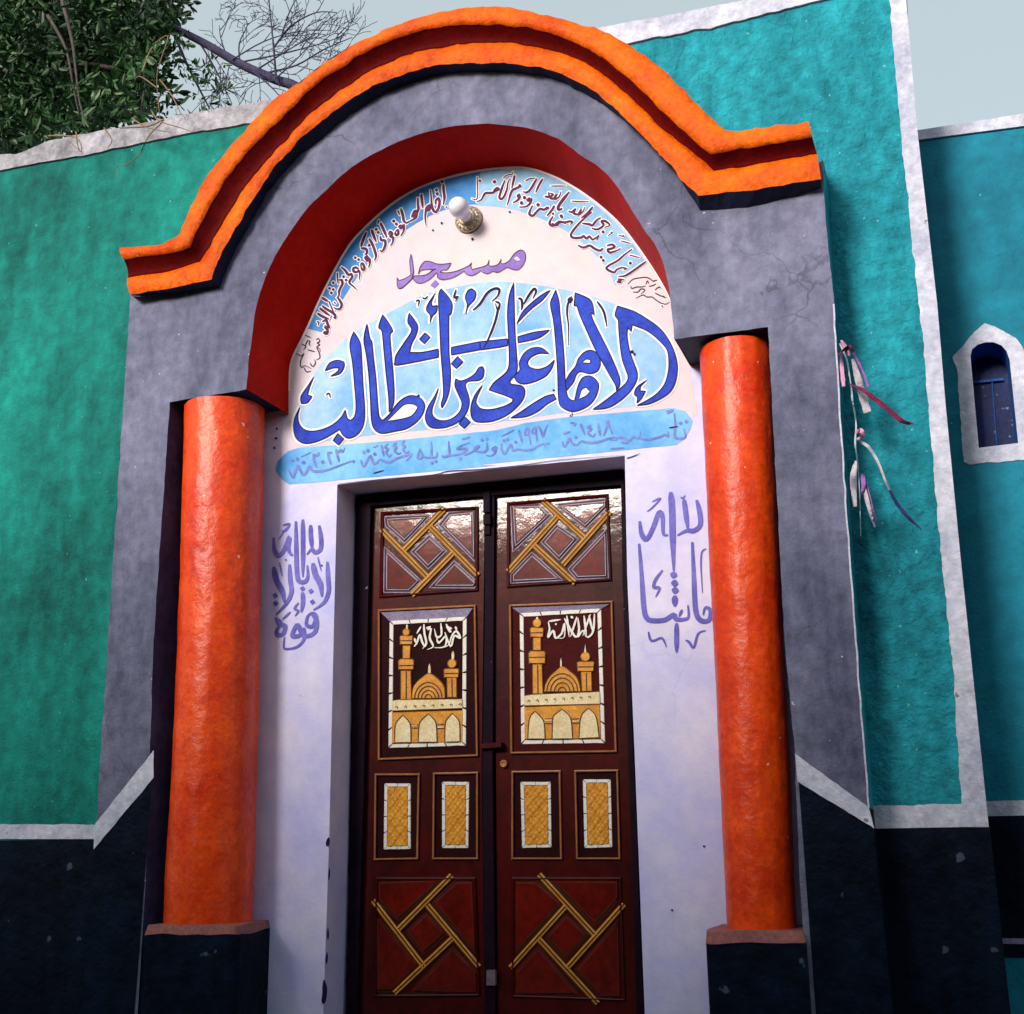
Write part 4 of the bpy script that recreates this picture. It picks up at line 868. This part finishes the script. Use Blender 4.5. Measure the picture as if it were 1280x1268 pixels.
# ------------------------------------------------------------------ lamp over the door
cb0 = P(586, 275, YB - .006)
lamp = thing('wall_lamp', 'white opal bulb in a small ornate brass rosette above the painted word', 'lamp', cb0)
m = MB(); m.lathe(cb0, [(0, .064), (.006, .066), (.012, .062), (.012, .056), (.020, .050), (.018, .044), (.026, .040), (.030, .036), (.030, 0)], 32)
for i in range(16):
    t = i * 2 * math.pi / 16; c_ = cb0 + Vector((.051 * math.cos(t), -.018, .051 * math.sin(t))); m.lathe(c_, [(-.004, .009), (.003, .007), (.006, .003), (.007, 0)], 8)
m.build('rosette', M['brass'], lamp)
m = MB(); m.lathe(cb0, [(.028, .027), (.060, .027), (.062, .025)], 20); m.build('socket', M['bulb'], lamp)
m = MB(); m.lathe(cb0, [(.060, .026), (.075, .033), (.095, .042), (.115, .0465), (.135, .046), (.152, .040), (.165, .029), (.172, .015), (.174, 0)], 28); m.build('bulb', M['bulb'], lamp)

# ------------------------------------------------------------------ cloth streamers on the right pier
cs = (1030, 410, 4.877)
st = thing('cloth_streamer', 'torn pink, white and maroon cloth streamers hanging on the right pier edge', 'streamers', P(1050, 436, .0))
def ribbon(name, mt, s, ws, ys):
    p = T(s, *cs); q = catmull([(a_, b_, w_, y_) for (a_, b_), w_, y_ in zip(p, ws, ys)], 6); m = MB(); L_, R_ = [], []
    for i, k in enumerate(q):
        a_, b_ = q[max(0, i - 1)], q[min(len(q) - 1, i + 1)]; dx, dy = b_[0] - a_[0], b_[1] - a_[1]; l = math.hypot(dx, dy) + 1e-9
        h_ = k[2] / cs[2] / 2 * .95 * (1 + .3 * noise.noise((i * .5, 3, len(s)))); tw = .014 * math.sin(i * .45 + len(s))
        L_.append(P(k[0] - dy / l * h_, k[1] + dx / l * h_, k[3] + tw)); R_.append(P(k[0] + dy / l * h_, k[1] - dx / l * h_, k[3] - tw))
    rows = [L_, R_, [v + Vector((0, .003, 0)) for v in R_], [v + Vector((0, .003, 0)) for v in L_], L_]
    m.loft(rows, True); return m.build(name, mt, st)
M['rpink'] = mat('pink cloth', (.62, .22, .45), .9, .3, 30, (.75, .45, .62)); M['rwhite'] = mat('white cloth', (.66, .62, .70), .9, .2, 40, (.36, .32, .42)); M['rmaroon'] = mat('maroon cloth', (.10, .008, .05), .8, .3, 30, (.24, .02, .09)); M['rnavy'] = mat('navy cloth', (.02, .02, .12), .8, .3, 30, (.05, .05, .20)); M['rpale'] = mat('pale blue cloth', (.40, .60, .70), .9, .2, 30, (.6, .7, .75)); M['rviolet'] = mat('violet cloth', (.26, .10, .46), .9, .2, 30, (.4, .2, .55))
ribbon('cord', M['rpale'], '95,95 140,200 160,330 175,450 195,580 190,700 205,830 215,1000 225,1268', [9, 12, 9, 13, 9, 12, 8, 7, 4], [-.012, .01, .02, .03, .04, .05, .06, .06, .07])
ribbon('ribbon', M['rpink'], '105,75 130,120 155,170', [14, 30, 16], [-.02, -.03, -.02])
ribbon('ribbon', M['rpink'], '105,160 110,260 120,358', [14, 26, 22], [-.014, -.02, -.02])
ribbon('ribbon', M['rmaroon'], '90,165 130,125 165,115 175,150', [10, 14, 18, 22], [-.015, -.04, -.04, -.03])
ribbon('ribbon', M['rwhite'], '175,190 205,300 235,410 265,515', [18, 44, 52, 50], [-.02, .01, .03, .04])
ribbon('ribbon', M['rviolet'], '165,120 220,230 270,360', [14, 16, 18], [-.03, 0, .02])
ribbon('ribbon', M['rmaroon'], '160,345 230,375 300,425 400,505 480,570 552,585', [8, 22, 30, 32, 28, 6], [.0, -.03, -.05, -.06, -.06, -.06])
ribbon('ribbon', M['rpink'], '190,640 225,625 235,660 200,680', [16, 30, 26, 12], [.03, .0, .0, .03])
ribbon('ribbon', M['rwhite'], '215,690 270,725 320,800 370,920 400,990', [12, 22, 18, 16, 15], [.03, .01, 0, 0, 0])
ribbon('ribbon', M['rnavy'], '400,990 450,1080 520,1160 595,1230', [16, 24, 22, 6], [0, 0, 0, .01])
ribbon('ribbon', M['rwhite'], '195,810 180,890 180,980 190,1090', [12, 40, 40, 22], [.04, .03, .03, .04])
ribbon('ribbon', M['rviolet'], '235,890 240,960 225,1020', [26, 26, 8], [.03, .02, .03])
ribbon('ribbon', M['rwhite'], '240,950 265,1060 310,1215', [14, 28, 12], [.03, .02, .03])
ribbon('ribbon', M['rviolet'], '250,920 285,1060 318,1180', [10, 14, 10], [.035, .025, .035])

# ------------------------------------------------------------------ trees behind the wall
rng = random.Random(11)
def inpoly(x, y, p):
    c = False; j = len(p) - 1
    for i in range(len(p)):
        if (p[i][1] > y) != (p[j][1] > y) and x < (p[j][0] - p[i][0]) * (y - p[i][1]) / (p[j][1] - p[i][1]) + p[i][0]: c = not c
        j = i
    return c
tb = P(-160, 300, 1.9); tb.z = 0
tr = thing('evergreen_tree', 'dense dark green leafy tree hanging over the green wall', 'tree', tb)
m = MB(); lean = P(-90, -60, 1.6)
m.tube([tb, tb.lerp(lean, .35) + Vector((.08, 0, 0)), tb.lerp(lean, .7) + Vector((-.05, .05, 0)), lean], [.17, .14, .12, .09], 12); m.build('trunk', M['bark'], tr)
m = MB(); tips = []
fork = tb.lerp(lean, .72)
for s, y_ in (('-60,60 40,20 120,-30 215,-120', 1.3), ('-60,120 20,90 100,80 185,95', .9), ('-60,30 0,-80 60,-200 90,-330', 1.6), ('-120,60 -200,-20 -300,-60', 1.7), ('-60,140 0,150 70,150', .7), ('60,20 82,60 92,110 100,150', .55), ('185,95 178,130 180,148', .8), ('75,-10 90,50 95,90 100,130 110,160', .5)):
    pts = [P(a_, b_, y_ + .1 * i * 0) for i, (a_, b_) in enumerate(T(s))]
    if s[0] == '-': pts = [fork] + pts
    m.tube(catmull([tuple(p) for p in pts], 4), [.05 * (1 - .85 * i / (4 * (len(pts) - 1))) * (1 if s[0] == '-' else .25) for i in range(4 * (len(pts) - 1) + 1)], 6)
m.build('limb', M['bark'], tr)
crown_px = T('-420,-420 250,-420 245,-60 222,-5 226,12 205,25 196,55 200,80 186,92 200,110 178,128 175,150 140,148 90,158 40,172 25,190 0,205 -20,235 -80,230 -200,210 -420,180')
m = MB(); leaves = []
def leaf_add(mb, c, d, L_, W_):
    d = d.normalized(); sdv = d.cross(Vector((rng.uniform(-1, 1), rng.uniform(-1, 1), rng.uniform(-1, 1)))).normalized(); nn = sdv.cross(d)
    mb.add([c, c + d * L_ * .35 + sdv * W_ - nn * W_ * .3, c + d * L_ * .75 + sdv * W_ * .8 - nn * W_ * .3, c + d * L_, c + d * L_ * .75 - sdv * W_ * .8 - nn * W_ * .3, c + d * L_ * .35 - sdv * W_ - nn * W_ * .3, c + d * L_ * .55],
           [(0, 1, 6), (1, 2, 6), (2, 3, 6), (3, 4, 6), (4, 5, 6), (5, 0, 6)], False)
def sprig(c, d, n_, L_):
    d = d.normalized(); p = c.copy()
    for i in range(n_):
        p = p + d * L_ * .30 + Vector((rng.gauss(0, .004), rng.gauss(0, .004), rng.gauss(0, .004)))
        ld = d * .55 + Vector((rng.gauss(0, .6), rng.gauss(0, .6), rng.gauss(0, .6)))
        leaf_add(m, p, ld, L_ * rng.uniform(.7, 1.2), L_ * rng.uniform(.12, .19))
cnt = 0
while cnt < 9000:
    u, v = rng.uniform(-420, 260), rng.uniform(-420, 240)
    if not inpoly(u, v, crown_px): continue
    n_ = noise.noise((u * .012, v * .012, 4.0))
    vis = u > -40 and v > -40
    if not vis and rng.random() < .80: continue
    y_ = rng.uniform(.62, 2.3)
    if n_ < -.12 and y_ < 1.3: y_ = rng.uniform(1.3, 2.3)       # hollows between the leaf masses
    if v > 150 and y_ > 1.0: y_ = rng.uniform(.4, .9)
    sprig(P(u, v, y_), Vector((rng.gauss(.25, .7), rng.gauss(-.5, .6), rng.gauss(-.35, .7))), rng.randint(5, 9), rng.uniform(.055, .095)); cnt += 1
for i in range(95):                                             # thin sprays against the sky
    u, v = rng.uniform(190, 275), rng.uniform(-5, 140)
    if u > 225 and v < 60 : continue
    sprig(P(u, v, rng.uniform(.6, 1.2)), Vector((rng.gauss(.5, .5), rng.gauss(0, .4), rng.gauss(-.3, .6))), rng.randint(3, 6), rng.uniform(.04, .06))
m.build('crown', M['leaf'], tr)
# dry twigs hanging over the coping
m = MB()
for s in ('178,90 190,60 210,45 200,78 196,100 200,150', '200,100 215,120 225,140 232,148', '150,160 185,158 205,150 186,170 175,192 160,205 147,208 148,222', '60,170 95,172 102,190 88,178', '130,160 140,175 134,186', '196,110 176,96 168,100', '165,148 185,160 215,166', '95,165 98,185 105,193', '190,140 200,152 226,160 240,165'):
    q = catmull([tuple(P(a_, b_, .12 + .25 * max(0, (150 - b_)) / 100)) for a_, b_ in T(s)], 4); m.tube(q, [.0045 * (1 - .7 * i / len(q)) for i in range(len(q))], 5)
m.build('dry_twig', M['twig'], tr)

# bare branches behind the arch
bb = P(520, 300, 1.1); bb.z = 0
bt_ = thing('bare_tree', 'leafless tree with bare twigs standing behind the wall and the arch', 'tree', bb)
yb2 = 1.1
m = MB(); trunk = [bb, bb + Vector((.03, 0, 1.5)), P(500, 330, yb2), P(440, 190, yb2)]
m.tube(catmull([tuple(p) for p in trunk], 5), [.09 - .045 * i / 15 for i in range(16)], 10); m.build('trunk', M['bare'], bt_)
m = MB()
main = catmull([tuple(P(a_, b_, yb2)) for a_, b_ in T('440,190 400,135 368,108 345,100 300,80 255,54 215,34 170,12 120,-20')], 4)
m.tube(main, [.036 - .018 * i / len(main) for i in range(len(main))], 8)
def twig(p, d, L_, r, lv):
    pts = [p]; d = d.normalized()
    k = 5
    for i in range(k):
        d = (d + Vector((rng.gauss(0, .16), rng.gauss(0, .12), rng.gauss(.02, .16)))).normalized(); pts.append(pts[-1] + d * L_ / k)
        if lv > 0 and i > 0 and rng.random() < .95:
            sd_ = d.cross(Vector((0, 1, 0))) * rng.choice((-1, 1)); twig(pts[-1], d * .75 + sd_ * .75 + Vector((0, rng.gauss(0, .3), 0)), L_ * rng.uniform(.4, .7), r * .62, lv - 1)
    m.tube(pts, [max(.0018, r * (1 - .6 * i / k)) for i in range(k + 1)], 5)
for s, r in (('300,80 299,55 309,32 304,20', .006), ('345,98 342,60 338,20 334,-25', .008), ('342,60 365,32 395,16 421,16', .007), ('352,45 362,15 380,-20', .006), ('300,78 350,68 400,55 432,44', .006), ('330,92 370,82 405,62 440,47', .007), ('283,70 276,48 274,32', .005), ('320,88 355,66 396,42', .006), ('250,54 270,88 290,130', .007), ('215,36 236,85 262,136', .012), ('288,76 284,95 282,118', .004), ('345,98 375,70 410,30', .005), ('290,75 330,52 372,40 415,38', .005), ('310,84 340,110 352,124', .006), ('370,108 410,76 450,52', .006), ('258,56 275,82 283,95 300,125', .004), ('355,100 320,105 300,122', .004)):
    q = catmull([tuple(P(a_, b_, yb2 + rng.uniform(-.08, .08))) for a_, b_ in T(s)], 4)
    m.tube(q, [max(.002, r * (1 - .7 * i / len(q))) for i in range(len(q))], 5)
    for k in range(2, len(q) - 1, 2):
        d = Vector(q[k + 1]) - Vector(q[k - 1]); sd_ = d.normalized().cross(Vector((0, 1, 0))) * rng.choice((-1, 1))
        twig(Vector(q[k]), d.normalized() * .8 + sd_ * .7, rng.uniform(.10, .26), .0032, 1 if k % 4 else 2)
m.build('branch', M['bare'], bt_)

# ------------------------------------------------------------------ the house across the street (unseen; mirrored in the varnish, height, distance and dark tone set to shade the lower wall)
oh = thing('street_house', 'unseen dark mud plaster house across the street, mirrored in the door varnish', 'house', (-3, -9, 0))
m = MB(); m.box((-22, -15, 0), (16, -9, 4.95)); m.build('wall', M['mud'], oh)
m = MB(); m.box((-22.1, -15.1, 4.953), (16.1, -8.9, 5.15)); m.build('parapet', M['mud'], oh)
for x_ in (-16, -10, -4, 4, 10):
    m = MB(); m.box((x_ - .5, -9.0, 1.4), (x_ + .5, -8.98, 2.8)); m.build('window', M['hole'], oh)
m = MB(); m.box((.2, -9.0, 0.003), (1.4, -8.97, 2.3)); m.build('door', M['bark'], oh)
